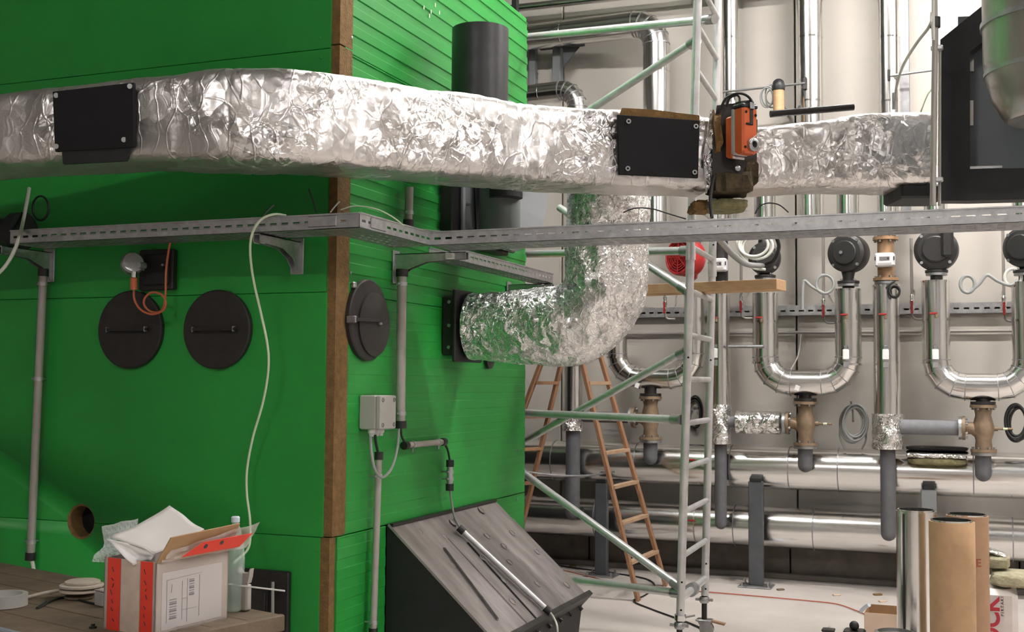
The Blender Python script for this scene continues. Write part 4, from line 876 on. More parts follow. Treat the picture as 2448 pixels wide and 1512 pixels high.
# rungs of the ladder frame
rz = []
z = PD(1645, 1331, 6.75).z
while z < 5.2:
    rz.append(z); z += 0.255
for z in rz:
    MB().tube([on_line(n0, n1, z), on_line(r0, r1, z)], 0.0175, 14).build('rung', 'alu_tube', sc)
zl = PD(1640, 1432, 6.75).z
MB().tube([on_line(n0, n1, zl), on_line(r0, r1, zl)], 0.023, 16).build('bottom_rail', 'alu_tube', sc)
cc = on_line(n0, n1, zl).lerp(on_line(r0, r1, zl), 0.42)
MB().tube([cc - Y1 * 0.03, cc + Y1 * 0.045], 0.040, 18).build('rail_coupler', 'steel', sc)
# far frame (behind the boiler corner)
offs = V((-1.70, 0.92, 0))
for (p, q) in ((n0, n1), (r0, r1)): MB().tube([on_line(p, q, 0.25) + offs, on_line(p, q, 3.85) + offs], R_T, 16).build('upright', 'alu_tube', sc)
for z in [z_ for z_ in rz if z_ < 3.8]: MB().tube([on_line(n0, n1, z) + offs, on_line(r0, r1, z) + offs], 0.0175, 10).build('rung', 'alu_tube', sc)
def ext(px0, py0, px1, py1, D0, D1, k=1.25):
    a, b = PD(px0, py0, D0), PD(px1, py1, D1); return a, a + (b - a) * k
braces = [((1622, 1004), (1253, 988), 'horizontal_brace', 1.5), ((1636, 841), (1255, 1055), 'diagonal_brace', 1.15), ((1622, 1402), (1253, 1133), 'diagonal_brace', 1.15), ((1622, 1419), (1324, 1381), 'horizontal_brace', 1.6),
          ((1645, 600), (1300, 607), 'horizontal_brace', 1.5), ((1640, 694), (1548, 634), 'diagonal_brace', 3.6), ((1702, 46), (1265, 88), 'horizontal_brace', 1.4), ((1662, 98), (1430, 250), 'diagonal_brace', 1.7)]
for (a, b, nm, k) in braces:
    D1 = 6.77 + (a[0] - b[0]) / (1622 - 1253) * 1.03
    p, q = ext(a[0], a[1], b[0], b[1], 6.77, D1, k); MB().tube([p, q], 0.0245 if 'hor' in nm else 0.0235, 18).build(nm, 'alu_tube', sc)
    d = (q - p).normalized(); MB().tube([p - d * 0.02, p + d * 0.05], 0.030, 16).build('brace_claw', 'steel', sc)
# jacks and castors
def castor(p, z_top, nut, jm='jack'):
    x, y = p.x, p.y
    MB().tube([(x, y, 0.09), (x, y, z_top)], 0.017, 14).build('threaded_jack', 'black_steel', sc)
    MB().lathe((x, y, nut), Z1, [(0.026, 0), (0.032, 0.01), (0.032, 0.03), (0.026, 0.04)], 16).build('jack_nut', 'steel', sc)
    MB().bar((x - 0.055, y, nut + 0.02), (x + 0.055, y, nut + 0.02), 0.022, 0.014).build('nut_wings', 'steel', sc, 20)
    MB().bbox((x, y, 0.098), (0.10, 0.08, 0.012), 0.004).build('castor_plate', 'galv_dull', sc, 20)
    MB().prism([(x - 0.04, y - 0.03, 0.094), (x + 0.05, y - 0.03, 0.094), (x + 0.03, y - 0.03, 0.04), (x, y - 0.03, 0.036)], (0, 0.006, 0)).build('castor_fork', 'galv_dull', sc, 20)
    MB().prism([(x - 0.04, y + 0.024, 0.094), (x + 0.05, y + 0.024, 0.094), (x + 0.03, y + 0.024, 0.04), (x, y + 0.024, 0.036)], (0, 0.006, 0)).build('castor_fork', 'galv_dull', sc, 20)
    MB().lathe((x + 0.015, y - 0.018, 0.0465), Y1, [(0.02, 0), (0.044, 0.002), (0.046, 0.006), (0.046, 0.03), (0.044, 0.034), (0.02, 0.036)], 28).build('castor_wheel', 'grey_plastic', sc, 30)
    MB().prism([(x + 0.05, y - 0.02, 0.088), (x + 0.13, y - 0.02, 0.075), (x + 0.135, y - 0.02, 0.087), (x + 0.05, y - 0.02, 0.10)], (0, 0.04, 0)).build('brake_pedal', 'kraft_dull', sc, 20)
castor(on_line(n0, n1, 0.1), 0.28, 0.185); castor(on_line(r0, r1, 0.1), 0.29, 0.205)
MB().tube([on_line(n0, n1, 0.236), on_line(n0, n1, 0.268)], 0.034, 18).build('locking_collar', 'chrome', sc)
MB().bar(on_line(n0, n1, 0.255) + V((0.03, 0, 0)), on_line(n0, n1, 0.26) + V((0.085, 0, 0.01)), 0.01, 0.01).build('collar_lever', 'steel', sc, 20)
for f in (0, 1):
    p = on_line((n0, r0)[f], (n1, r1)[f], 0.1) + offs; castor(V((p.x, p.y, 0)), 0.28, 0.18)
# plank lying across the frame rungs
zpl = min(rz, key=lambda z: abs(z - 2.21)); ypl = 7.62
pl0, pl1 = PY(1235, 690, 7.36), PY(1868, 692, 6.98); zc_ = min(rz, key=lambda z: abs(z - 2.15)) + 0.0175 + 0.032
tag(MB().bar((pl0.x, pl0.y, zc_), (pl1.x, pl1.y, zc_), 0.16, 0.062).build('scaffold_plank', 'wood_plank', None, 20, bevel=0.003), 'thick pale wooden plank lying across the scaffold frame', 'plank')

# ================================================================== LADDER
ld = thing('step_ladder', 'wooden step ladder with worn stiles standing behind the scaffold', 'ladder', PZ(1500, 1430, 0))
def stile(p, q): return MB().bar(p, q, 0.026, 0.062, Y1).build('stile', 'wood_ladder', ld, 20, bevel=0.003)
SR = {}
f1 = PZ(1526, 1438, 0); f2 = PZ(1592, 1402, 0)
t1_, t2_ = PD(1362, 740, 8.72), PD(1404, 740, 9.02)
s1, s2 = (f1, t1_), (f2, t2_)
for s in (s1, s2): stile(*s)
for (a, b) in ((1345, 1312), (1252, 1228), (1166, 1152), (1085, 1080), (1003, 1000), (917, 920), (838, 842)):
    za = PD(1480, a, 8.65).z; p = on_line(*s1, za); q = on_line(*s2, za)
    MB().bar(p, q, 0.05, 0.026).build('rung', 'wood_rung', ld, 20, bevel=0.002)
g1a, g1b = PD(1250, 985, 8.85), PD(1331, 770, 8.75); g2a, g2b = PD(1251, 1246, 9.15), PD(1366, 770, 9.05)
s3 = (on_line(g1a, g1b, 0.0), on_line(g1a, g1b, 2.05)); s4 = (on_line(g2a, g2b, 0.0), on_line(g2a, g2b, 2.05))
for s in (s3, s4): stile(*s)
for a in (1412, 1330, 1246, 1160, 1076, 997, 916, 838):
    za = PD(1290, a, 8.95).z
    if za > 0.05: MB().bar(on_line(*s3, za), on_line(*s4, za), 0.05, 0.026).build('rung', 'wood_ladder', ld, 20, bevel=0.002)

# ================================================================== WALL PIPING
YP, YU, YL = 9.36, 9.60, 9.72
def clad(parent, pts, r, name='pipe', mt='cladding', n=36, bands=(), smooth=12):
    o = MB().tube(pts, r, n).build(name, mt, parent, smooth)
    for c, d in bands: MB().ring(c, d, r - 0.001, r + 0.004, 0.022, n).build('band', 'cladding_bright', o, 30)
    return o
# headers along the wall
def header(label, Y, z, r, x0, x1, joints):
    t = thing('header_pipe', label, 'pipe', ((x0 + x1) / 2, Y, z - r)); xs = [x0] + joints + [x1]
    for a, b in zip(xs[:-1], xs[1:]):
        MB().tube([(a + 0.003, Y, z), (b - 0.003, Y, z)], r, 48).build('cladding_section', 'cladding', t, 30)
    for a in joints: MB().ring((a, Y, z), X1, r - 0.01, r + 0.003, 0.009, 48).build('bead', 'galv_dull', t, 30)
    return t
xj = lambda px, py, Y: PY(px, py, Y).x
header('upper fat silver header pipe along the wall foot', YU, 0.927, 0.172, -6.0, 7.5, [-4.6] + [xj(x, 1120, YU) for x in (1330, 1527, 1752, 1890, 2007, 2327)] + [1.3, 2.6, 3.9, 5.2, 6.5])
header('lower fat silver header pipe along the wall foot, nearest the floor', YL, 0.437, 0.165, -6.0, 7.5, [-4.6] + [xj(x, 1260, YL) for x in (1430, 1668, 1760, 1948, 2200, 2420)] + [1.5, 2.8, 4.1, 5.4])
# posts that carry the headers
def post(label, px, pbase, ptop, mt, wd=0.105):
    b = PZ(px, pbase, 0); ztp = PY(px, ptop, b.y).z; t = thing('pipe_support', label, 'support', (b.x, b.y, 0), 'steel pipe supports along the wall')
    yb_ = 9.47
    MB().bbox((b.x, yb_ - 0.045, ztp / 2 + 0.005), (wd, 0.06, ztp - 0.01), 0.006).build('column', mt, t, 20)
    MB().bbox((b.x, yb_ - 0.05, 0.006), (0.26, 0.2, 0.012), 0.003).build('base_plate', 'galv_dull', t, 20)
    for sx in (-0.10, 0.10):
        for sy in (-0.07, 0.07): MB().lathe((b.x + sx, yb_ - 0.05 + sy, 0.012), Z1, [(0.012, 0), (0.012, 0.01), (0.006, 0.01), (0.006, 0.03)], 8).build('anchor_bolt', 'steel', t)
    MB().bbox((b.x, yb_ - 0.045, ztp + 0.012), (wd * 0.8, 0.07, 0.03), 0.004).build('rubber_pad', 'black_plastic', t, 20)
post('dark grey steel support left of the scaffold, behind the ladder', 1460, 1366, 1148, 'post_grey')
post('dark grey steel support standing alone right of the scaffold', 1815, 1397, 1148, 'post_grey', 0.115)
post('lighter grey steel support behind the upright rolls', 2225, 1425, 1166, 'post_light', 0.11)

def foam_stub(t, a, zend, r, mt, Ytar):
    """foam covered pipe with a rounded lower end, tapped into the header behind it"""
    ks = [math.pi / 2 * k / 6 for k in range(7)]
    pts = [a] + [V((a.x, YP, zend + r - r * math.sin(k))) for k in ks]; rr = [r] + [max(r * math.cos(k), 0.002) for k in ks]
    MB().tube(pts, rr, 24).build('foam_pipe', mt, t, 50)
    MB().tube([(a.x, YP, zend + r), (a.x, Ytar - 0.12, zend + r)], r * 0.5, 14).build('tapping', 'black_steel', t)
def grey_stub(t, px, y0, y1, r, mt, Ytar, ztar, bulb=True):
    a, b = PY(px, y0, YP), PY(px, y1, YP); b.x = a.x
    foam_stub(t, a, b.z, r, mt, Ytar)
def flange(t, c, axis, r, th=0.022, mt='bronze', bolts=6, name='flange'):
    c, axis = V(c), V(axis).normalized(); o = MB().lathe(c - axis * th / 2, axis, [(r * 0.5, 0), (r, 0), (r, th), (r * 0.5, th)], 28).build(name, mt, t, 30)
    u, v = perp(axis)
    for k in range(bolts):
        a = 2 * math.pi * (k + 0.5) / bolts; p = c + (u * math.cos(a) + v * math.sin(a)) * r * 0.8
        MB().lathe(p - axis * (th / 2 + 0.016), axis, [(0.010, 0), (0.010, 0.010), (0.006, 0.010), (0.006, th + 0.022), (0.010, th + 0.022), (0.010, th + 0.032)], 8).build('bolt', 'steel', o)
    return o
def valve(label, px, ytop, ybot, branch):
    a, b = PY(px, ytop, YP), PY(px, ybot, YP); x = a.x; H = a.z - b.z; zc = (a.z + b.z) / 2; t = thing('three_way_valve', label, 'valve', (x, YP, b.z), 'brown three way valves under the pipe loops')
    MB().lathe((x, YP, b.z), Z1, [(0.055, 0), (0.060, H * 0.12), (0.055, H * 0.25), (0.075, H * 0.45), (0.075, H * 0.55), (0.055, H * 0.78), (0.062, H * 0.9), (0.062, H)], 28).build('valve_body', 'bronze', t, 40)
    flange(t, (x, YP, b.z + 0.012), Z1, 0.092); flange(t, (x, YP, a.z - 0.012), Z1, 0.092)
    flange(t, (x, YP, b.z - 0.012), Z1, 0.088, mt='steel', bolts=0, name='counter_flange'); flange(t, (x, YP, a.z + 0.012), Z1, 0.088, mt='black_steel', bolts=0, name='counter_flange')
    MB().tube(bend([(x - 0.02, YP, zc - 0.04), (x - 0.07, YP, zc), (x - 0.13, YP, zc)], 0.04, 4), 0.045, 20).build('branch', 'bronze', t, 40)
    flange(t, (x - 0.135, YP, zc), X1, 0.088); flange(t, (x - 0.16, YP, zc), X1, 0.085, mt='steel', bolts=0, name='counter_flange')
    MB().lathe((x + 0.05, YP, zc), X1, [(0.02, 0), (0.018, 0.05), (0.009, 0.05), (0.009, 0.15)], 14).build('stem', 'bronze', t)
    MB().tube([(x + 0.135, YP, zc), (x + 0.165, YP, zc)], 0.010, 10).build('stem_tip', 'cable_pale', t)
    return t, x, zc
def uloop(label, pxa, pxb, ytopa, ytopb, ymid, r, bandsy=(), Y=YP):
    a, b = PY(pxa, ytopa, Y), PY(pxb, ytopb, Y); zm = PY((pxa + pxb) / 2, ymid, Y).z; t = thing('pipe_loop', label, 'pipe', ((a.x + b.x) / 2, Y, zm - r), 'U shaped silver pipe loops on the wall')
    pts = bend([a, V((a.x, Y, zm)), V((b.x, Y, zm)), b], 0.20, 4)
    o = MB().tube(pts, r, 40).build('cladding', 'cladding', t, 12)
    k = len(pts)
    for i in range(1, k - 1):
        d = (pts[i + 1] - pts[i - 1]).normalized(); MB().ring(pts[i], d, r - 0.002, r + 0.003, 0.006, 40).build('seam_bead', 'galv_dull', o, 30)
    for px, yy in bandsy:
        x = a.x if abs(px - pxa) < abs(px - pxb) else b.x; MB().ring((x, Y, PY(px, yy, Y).z), Z1, r - 0.001, r + 0.006, 0.014, 40).build('band', 'cladding_bright', o, 30)
    for e in (a, b): MB().ring(e - Z1 * 0.006, Z1, r * 0.4, r + 0.004, 0.014, 40).build('end_disc', 'cladding_bright', o, 30)
    return t
uloop('silver U shaped pipe loop partly behind the scaffold and foil elbow', 1475, 1660, 700, 700, 905, 0.085, ((1475, 855),))
uloop('silver U shaped pipe loop between the two straight wall pipes', 1829, 2027, 702, 692, 916, 0.100, ((1829, 770), (2027, 770), (1829, 868), (2027, 872)))
uloop('silver U shaped pipe loop at the right picture edge', 2236, 2452, 672, 676, 926, 0.100, ((2236, 766), (2236, 868), (2452, 766), (2452, 872)))
# valves with stubs onto the upper header
for px, yt, yb_, ys, lb, sl_ in ((1555, 948, 1052, 1112, 'brown three way valve under the loop beside the scaffold', 'leftmost of the short grey foam pipes under the brown valves'), (1925, 960, 1066, 1130, 'brown three way valve under the middle pipe loop', 'short grey foam pipe under the middle brown valve'), (2350, 968, 1082, 1152, 'brown three way valve under the right pipe loop', 'short grey foam pipe under the right brown valve')):
    valve(lb, px, yt, yb_, None)
    t = thing('foam_stub', sl_, 'pipe', PY(px, ys, YP), 'grey foam covered pipe stubs on the headers'); grey_stub(t, px, yb_ + 6, ys, 0.057, 'foam_grey', YU, 0.93)
    x = PY(px, yt, YP).x; t2_ = thing('valve_neck', 'black neck joining the loop to ' + lb, 'pipe', PY(px, yt, YP))
    MB().tube([PY(px, yt - 3, YP), PY(px, yt - 36, YP)], 0.050, 20).build('neck', 'black_steel', t2_)
# straight return pipes
def straight(label, px, y0, y1, r, foil_y, grey_y, rg, Ytar):
    a, b = PY(px, y0, YP), PY(px, y1, YP); b.x = a.x; t = thing('return_pipe', label, 'pipe', b)
    o = MB().tube([a, b], r, 40).build('cladding', 'cladding', t, 30)
    MB().ring(a - Z1 * 0.006, Z1, r * 0.4, r + 0.004, 0.014, 40).build('end_disc', 'cladding_bright', o, 30)
    MB().ring(V((a.x, YP, PY(px, 868, YP).z)), Z1, r - 0.001, r + 0.003, 0.01, 40).build('band', 'cladding_bright', o, 30)
    fz = PY(px, foil_y, YP).z; pts = resample([b + Z1 * 0.0, V((a.x, YP, fz))], 0.012)
    round_duct(pts, [r + 0.006] * len(pts), 48, px, 1.2).build('foil_cuff', 'foil_small', t, 50)
    MB().ring(V((a.x, YP, fz + 0.004)), Z1, 0.03, r + 0.004, 0.014, 32).build('cuff_insulation', 'wool', t)
    g = PY(px, grey_y, YP).z; foam_stub(t, V((a.x, YP, fz)), g, rg, 'foam_grey', Ytar)
    return a.x
xA = straight('slim straight silver pipe just right of the scaffold, ending in a grey foam pipe', 1722, 703, 968, 0.076, 1062, 1266, 0.048, YL)
xB = straight('straight silver pipe between the middle and right loops, with torn foil at its foot', 2118, 682, 990, 0.098, 1074, 1294, 0.056, YL)
straight('straight silver pipe half hidden behind the ladder, ending in a grey foam pipe', 1372, 560, 1000, 0.080, 1030, 1244, 0.060, YL)
# branch pipes from the return pipes to the valves
xv2 = PY(1925, 1013, YP).x; z2 = PY(1925, 1013, YP).z; xv3 = PY(2350, 1025, YP).x; z3 = PY(2350, 1025, YP).z; xv1 = PY(1555, 1000, YP).x; z1_ = PY(1555, 1000, YP).z
t = thing('branch_pipe', 'horizontal foil wrapped branch pipe between straight pipe and middle brown valve', 'pipe', (xv2 - 0.45, YP, z2 - 0.1))
pts = resample([V((xA + 0.13, YP, z2)), V((xv2 - 0.19, YP, z2))], 0.012); round_duct(pts, [0.085] * len(pts), 48, 3, 0.8).build('foil_wrap', 'foil_small', t, 50)
MB().tube([(xA + 0.05, YP, z2), (xv2 - 0.165, YP, z2)], 0.045, 20).build('inner_pipe', 'foam_light', t)
t = thing('branch_pipe', 'horizontal light grey foam pipe between straight pipe and right brown valve', 'pipe', (xv3 - 0.45, YP, z3 - 0.06))
MB().tube([(xB + 0.08, YP, z3), (xv3 - 0.17, YP, z3)], 0.056, 24).build('foam_pipe', 'foam_light', t)
t = thing('branch_pipe', 'short horizontal pipe running left from the brown valve behind the scaffold', 'pipe', (xv1 - 0.45, YP, z1_ - 0.06))
MB().tube([(PY(1372, 1000, YP).x + 0.07, YP, z1_), (xv1 - 0.17, YP, z1_)], 0.045, 20).build('pipe', 'foam_grey', t)
# foil faced wool offcut on the upper header
t = thing('insulation_offcut', 'foil faced slab of yellow wool lying on the upper header pipe', 'insulation', PY(2240, 1120, YU - 0.12))
c = PY(2240, 1096, YU - 0.14)
lump(c - Z1 * 0.02, (0.42, 0.26, 0.06), 21, 'wool_yellow', 'wool_slab', t, 0.06, (X1, Y1, Z1))
MB().bbox(c + Z1 * 0.022, (0.43, 0.27, 0.03), 0.01).build('foil_face', 'foil_small', t, 20)
lump(PY(2240, 1073, YU - 0.02), (0.45, 0.12, 0.04), 22, 'black_steel', 'dark_strip', t, 0.05, (X1, Y1, Z1))

# ------------------------------------------------------------------ pumps above the loops
def pump(label, px, py, r, face_az, yflange, knob=False, tall=True, cyl=False):
    c = PY(px, py, YP - 0.02); x = c.x; t = thing('circulation_pump', label, 'pump', (x, YP, PY(px, yflange, YP).z), 'black circulation pumps above the pipe loops')
    ax = V((math.sin(face_az), -math.cos(face_az), 0.0))
    MB().lathe(c - ax * 0.10, ax, [(r * 0.75, 0), (r * 0.98, 0.02), (r, 0.05), (r, 0.13), (r * 0.96, 0.15), (r * 0.80, 0.168), (r * 0.45, 0.172)], 40).build('motor_head', 'pump_black', t, 30)
    MB().lathe(c + ax * 0.072, ax, [(r * 0.62, 0), (r * 0.62, 0.012), (r * 0.56, 0.018), (r * 0.05, 0.018)], 36).build('front_cap', 'pump_black', t, 30)
    u, v = perp(ax)
    for k in range(4):
        a = math.pi / 4 + k * math.pi / 2; p = c + (u * math.cos(a) + v * math.sin(a)) * r * 0.88 + ax * 0.05; MB().lathe(p, ax, [(0.012, 0), (0.012, 0.02)], 8).build('bolt', 'steel', t)
    if knob: MB().lathe(c + ax * 0.09 - X1 * 0.02, ax, [(0.014, 0), (0.014, 0.008)], 14).build('centre_button', 'chrome', t)
    zf = PY(px, yflange, YP).z
    MB().lathe((x, YP, zf), Z1, [(0.045, 0), (0.043, 0.05), (0.06, 0.12), (0.09, c.z - zf - 0.05), (0.09, c.z - zf + 0.05), (0.055, c.z - zf + r * 0.95), (0.05, c.z - zf + r + 0.06)], 24).build('casing', 'pump_black', t, 30)
    flange(t, (x, YP, zf + 0.008), Z1, 0.083, 0.018, 'pump_black', 4); flange(t, (x, YP, zf - 0.014), Z1, 0.078, 0.018, 'steel', 0, 'counter_flange')
    flange(t, (x, YP, c.z + r + 0.06), Z1, 0.083, 0.018, 'pump_black', 4)
    MB().tube([(x, YP, zf - 0.02), (x, YP, zf - 0.09)], 0.045, 20).build('lower_neck', 'black_steel', t)
    MB().tube([(x, YP, c.z + r + 0.07), (x, YP, 3.25)], 0.085, 28).build('riser', 'cladding', t, 30)
    return t, c, ax
pump('black pump at the bundle of hanging cables, behind the plank end', 1828, 618, 0.128, 0.15, 664)
pump('black pump with a shiny centre button, above the middle loop', 2027, 606, 0.150, -0.25, 678, True)
tpm, cpm, apm = pump('black pump with a large round cover, right of the white meter', 2238, 598, 0.160, -0.05, 652)
pump('black pump cut off by the right picture edge', 2450, 592, 0.150, -0.5, 652)
MB().bbox(cpm + V((0.08, -0.07, 0.06)), (0.09, 0.10, 0.26), 0.02).build('terminal_box', 'pump_black', tpm, 20)
# energy meters on the straight pipes
def meter(label, px, y0, y1, mid, mt, bodymt):
    a, b = PY(px, y0, YP), PY(px, y1, YP); x = b.x; t = thing('energy_meter', label, 'meter', (x, YP, b.z), 'energy meters on the straight pipes')
    MB().tube([(x, YP, b.z), (x, YP, a.z)], 0.062, 24).build('meter_pipe', mt, t)
    flange(t, (x, YP, b.z + 0.03), Z1, 0.095, 0.022, mt, 6); flange(t, (x, YP, a.z - 0.03), Z1, 0.095, 0.022, mt, 6)
    flange(t, (x, YP, b.z + 0.004), Z1, 0.085, 0.02, 'steel', 0, 'counter_flange')
    m = PY(px, mid, YP - 0.09); bd = MB().bbox((x, m.y, m.z), (0.145, 0.09, 0.105), 0.012).build('display_box', bodymt, t, 20)
    MB().bbox((x, m.y - 0.046, m.z + 0.008), (0.075, 0.004, 0.028), 0.002).build('display', 'ink_grey', bd, 20)
    MB().bbox((x, m.y - 0.046, m.z - 0.028), (0.10, 0.003, 0.012), 0.001).build('print_strip', 'label_paper', bd, 20)
    MB().lathe((x + 0.025, m.y - 0.046, m.z + 0.008), (0, -1, 0), [(0.007, 0), (0.007, 0.004)], 10).build('button', 'black_plastic', bd)
    for sx in (-0.068, 0.068): MB().bbox((x + sx, m.y - 0.046, m.z + 0.008), (0.008, 0.004, 0.03), 0.002).build('side_slot', 'black_plastic', bd, 20)
    MB().tube([(x, YP, a.z), (x, YP, 3.4)], 0.060, 24).build('upper_pipe', 'cladding', t)
    MB().ring((x, YP, a.z + 0.06), Z1, 0.05, 0.11, 0.016, 30).build('upper_disc', 'cladding_bright', t)
    return t
meter('white energy meter on a brown flanged pipe under the long cable tray', 2118, 562, 678, 622, 'bronze_light', 'white_plastic')
meter('white energy meter on a black flanged pipe beside the scaffold', 1722, 560, 690, 634, 'black_steel', 'white_plastic')

# ------------------------------------------------------------------ red blower behind the scaffold
rb = thing('red_blower', 'red round blower with a grille behind the scaffold upright', 'blower', PY(1640, 670, 9.2))
rc = PY(1622, 614, 9.1); rax = V((-0.55, -0.83, 0.05)).normalized()
MB().lathe(rc - rax * 0.20, rax, [(0.10, 0), (0.135, 0.03), (0.15, 0.06), (0.15, 0.19), (0.14, 0.21), (0.13, 0.21), (0.12, 0.185)], 36).build('drum', 'red_paint', rb, 30)
MB().lathe(rc - rax * 0.02, rax, [(0.12, 0), (0.12, 0.006)], 30).build('inner_back', 'red_dark', rb)
for r_ in (0.03, 0.05, 0.07, 0.09, 0.11): MB().ring(rc + rax * 0.005, rax, r_ - 0.003, r_ + 0.003, 0.006, 28).build('grille_ring', 'red_paint', rb)
u, v = perp(rax)
for k in range(4):
    a = k * math.pi / 4; d = u * math.cos(a) + v * math.sin(a); MB().bar(rc + rax * 0.006 - d * 0.125, rc + rax * 0.006 + d * 0.125, 0.008, 0.006, rax).build('grille_spoke', 'red_paint', rb, 0)
MB().prism([PY(1640, 640, 9.2), PY(1668, 632, 9.2), PY(1664, 664, 9.2), PY(1650, 676, 9.2)], (0, 0.05, 0)).build('foot', 'red_paint', rb, 20)
MB().bbox(PY(1660, 585, 9.25), (0.09, 0.08, 0.10), 0.01).build('terminal_box', 'red_dark', rb, 20)
MB().bbox(rc + V((0.05, 0.28, 0.0)), (0.06, 0.5, 0.06), 0.005).build('wall_arm', 'post_grey', rb, 20)

# ------------------------------------------------------------------ pipes high on the wall
def hi(label, pts, r, rad, k=5, group=None, bands=()):
    t = thing('wall_pipe', label, 'pipe', min(pts, key=lambda p: p.z), group); P = bend(pts, rad, k) if len(pts) > 2 else [V(p) for p in pts]
    o = MB().tube(P, r, 36).build('cladding', 'cladding', t, 12)
    for i in range(1, len(P) - 1): MB().ring(P[i], (P[i + 1] - P[i - 1]), r - 0.001, r + 0.0035, 0.010, 36).build('seam_bead', 'galv_dull', o, 30)
    for f in bands:
        a, b = P[0 if f >= 0 else -1], P[1 if f >= 0 else -2]; c = a.lerp(b, abs(f)); MB().ring(c, b - a, r - 0.001, r + 0.005, 0.016, 36).build('band', 'cladding_bright', o, 30)
    return t
e1 = PY(1569, 52, 9.5); hi('fat silver pipe high on the wall bending down behind the scaffold', [PY(1150, 104, 9.72), e1, V((e1.x - 0.0, 9.5, 2.9))], 0.112, 0.20, 5, None, (0.55, -0.6, -0.85))
e2 = PY(1398, 216, 9.36); hi('slimmer silver pipe bending down just above the foil duct', [PY(1180, 236, 9.45), PY(1380, 212, 9.36), V((PY(1380, 212, 9.36).x, 9.36, 3.0))], 0.082, 0.16, 5, None, (0.7,))
for px, r_, lb in ((1746, 0.066, 'slim vertical silver pipe on the wall next to the scaffold top'), (1935, 0.104, 'broad vertical silver pipe on the wall above the foil duct'), (2124, 0.086, 'vertical silver pipe on the wall left of the grey conduit')):
    a, b = PY(px, 0, 9.62), PY(px - 2, 260, 9.62)
    t = thing('wall_pipe', lb, 'pipe', V((a.x, 9.62, 3.0)))
    o = MB().tube([(a.x, 9.62, 2.95), (a.x, 9.62, 6.4)], r_, 36).build('cladding', 'cladding', t, 30)
    for yy in (92, 245): MB().ring((a.x, 9.62, PY(px, yy, 9.62).z), Z1, r_ - 0.001, r_ + 0.003, 0.012, 36).build('band', 'cladding_bright', o, 30)
    if px > 2000: MB().bbox((a.x + r_ + 0.03, 9.66, 4.6), (0.07, 0.05, 3.4), 0.004).build('flat_rail', 'galv_dull', t, 20)
hi('thin pale pipe at the very top above the fat silver pipe', [PY(1150, 28, 9.7), PY(1480, -8, 9.7) + (PY(1480, -8, 9.7) - PY(1150, 28, 9.7)) * 2.5], 0.035, 0.1)
# steel bracket below the fat pipe
sb = thing('pipe_bracket', 'grey steel bracket under the fat silver pipe, right of the boiler top', 'bracket', PY(1335, 205, 9.7))
MB().bbox(PY(1334, 160, 9.8), (0.075, 0.10, 0.42), 0.004).build('stanchion', 'post_light', sb, 20)
MB().bbox(PY(1340, 108, 9.75), (0.42, 0.12, 0.03), 0.004).build('cross_arm', 'post_grey', sb, 20)
MB().prism([PY(1345, 112, 9.7), PY(1385, 112, 9.7), PY(1347, 160, 9.7)], (0, 0.01, 0)).build('gusset', 'post_grey', sb, 20)
MB().bbox(PY(1275, 160, 9.85), (0.06, 0.08, 0.55), 0.004).build('stanchion', 'post_light', sb, 20)
MB().bbox(PY(1232, 5, 9.2), (0.05, 0.05, 0.5), 0.004).build('hanger_bar', 'black_steel', sb, 20)

# ------------------------------------------------------------------ rail, conduit and small fittings on the wall
rl = thing('wall_rail', 'slotted galvanised rail fixed along the wall behind the pipe loops', 'rail', (-1.0, YW - 0.05, 2.17))
MB().plate((-3.6, YW - 0.06, 2.175), X1, Z1, -Y1, slot_breaks(9.2, 0.075, 0.04), [0, 0.026, 0.040, 0.075], lambda i, j: j == 1 and i % 2 == 1, 0.003).build('rail_face', 'galv', rl, 0)
MB().box((1.0, YW - 0.03, 2.252), (9.2, 0.06, 0.004)).build('rail_top', 'galv', rl, 0)
MB().box((1.0, YW - 0.03, 2.172), (9.2, 0.06, 0.004)).build('rail_underside', 'galv', rl, 0)
tag(MB().tube([(-3.6, YW - 0.03, 2.03), (6.0, YW - 0.03, 2.03)], 0.013, 12).build('wall_conduit', 'conduit'), 'thin pale conduit along the wall below the slotted rail', 'conduit')
def drain(label, px, y0, yh, mt='red_paint'):
    a, h = PY(px, y0, 9.55), PY(px, yh, 9.55); x = h.x; t = thing('vent_valve', label, 'valve', (x, 9.55, h.z - 0.12), 'small red handled vent valves on thin pipes')
    MB().tube([(x, 9.55, a.z), (x, 9.55, h.z + 0.02)], 0.012, 10).build('thin_pipe', 'conduit', t)
    MB().lathe((x, 9.55, h.z - 0.10), Z1, [(0.012, 0), (0.02, 0.015), (0.014, 0.04), (0.022, 0.06), (0.014, 0.09), (0.02, 0.11), (0.012, 0.125)], 12).build('valve_body', 'chrome', t)
    MB().bbox((x, 9.522, h.z - 0.075), (0.018, 0.012, 0.10), 0.004).build('handle', mt, t, 20)
    MB().tube([(x, 9.55, h.z + 0.08), (x, YW, h.z + 0.08)], 0.006, 8).build('wall_tie', 'steel', t)
    MB().tube(bend([(x, 9.55, h.z - 0.10), (x, 9.55, h.z - 0.17), (x + 0.09, 9.55, h.z - 0.17)], 0.04, 4), 0.009, 8).build('outlet', 'conduit', t)
for px, y0, yh, lb in ((1590, 690, 715, 'red handled vent valve left of the scaffold upright'), (1772, 560, 712, 'red handled vent valve just right of the slim straight pipe'), (1969, 540, 722, 'red handled vent valve left of the pump with the shiny button'), (2180, 570, 712, 'red handled vent valve right of the white meter pipe'), (2400, 540, 715, 'red handled vent valve beside the right picture edge')):
    drain(lb, px, y0, yh)
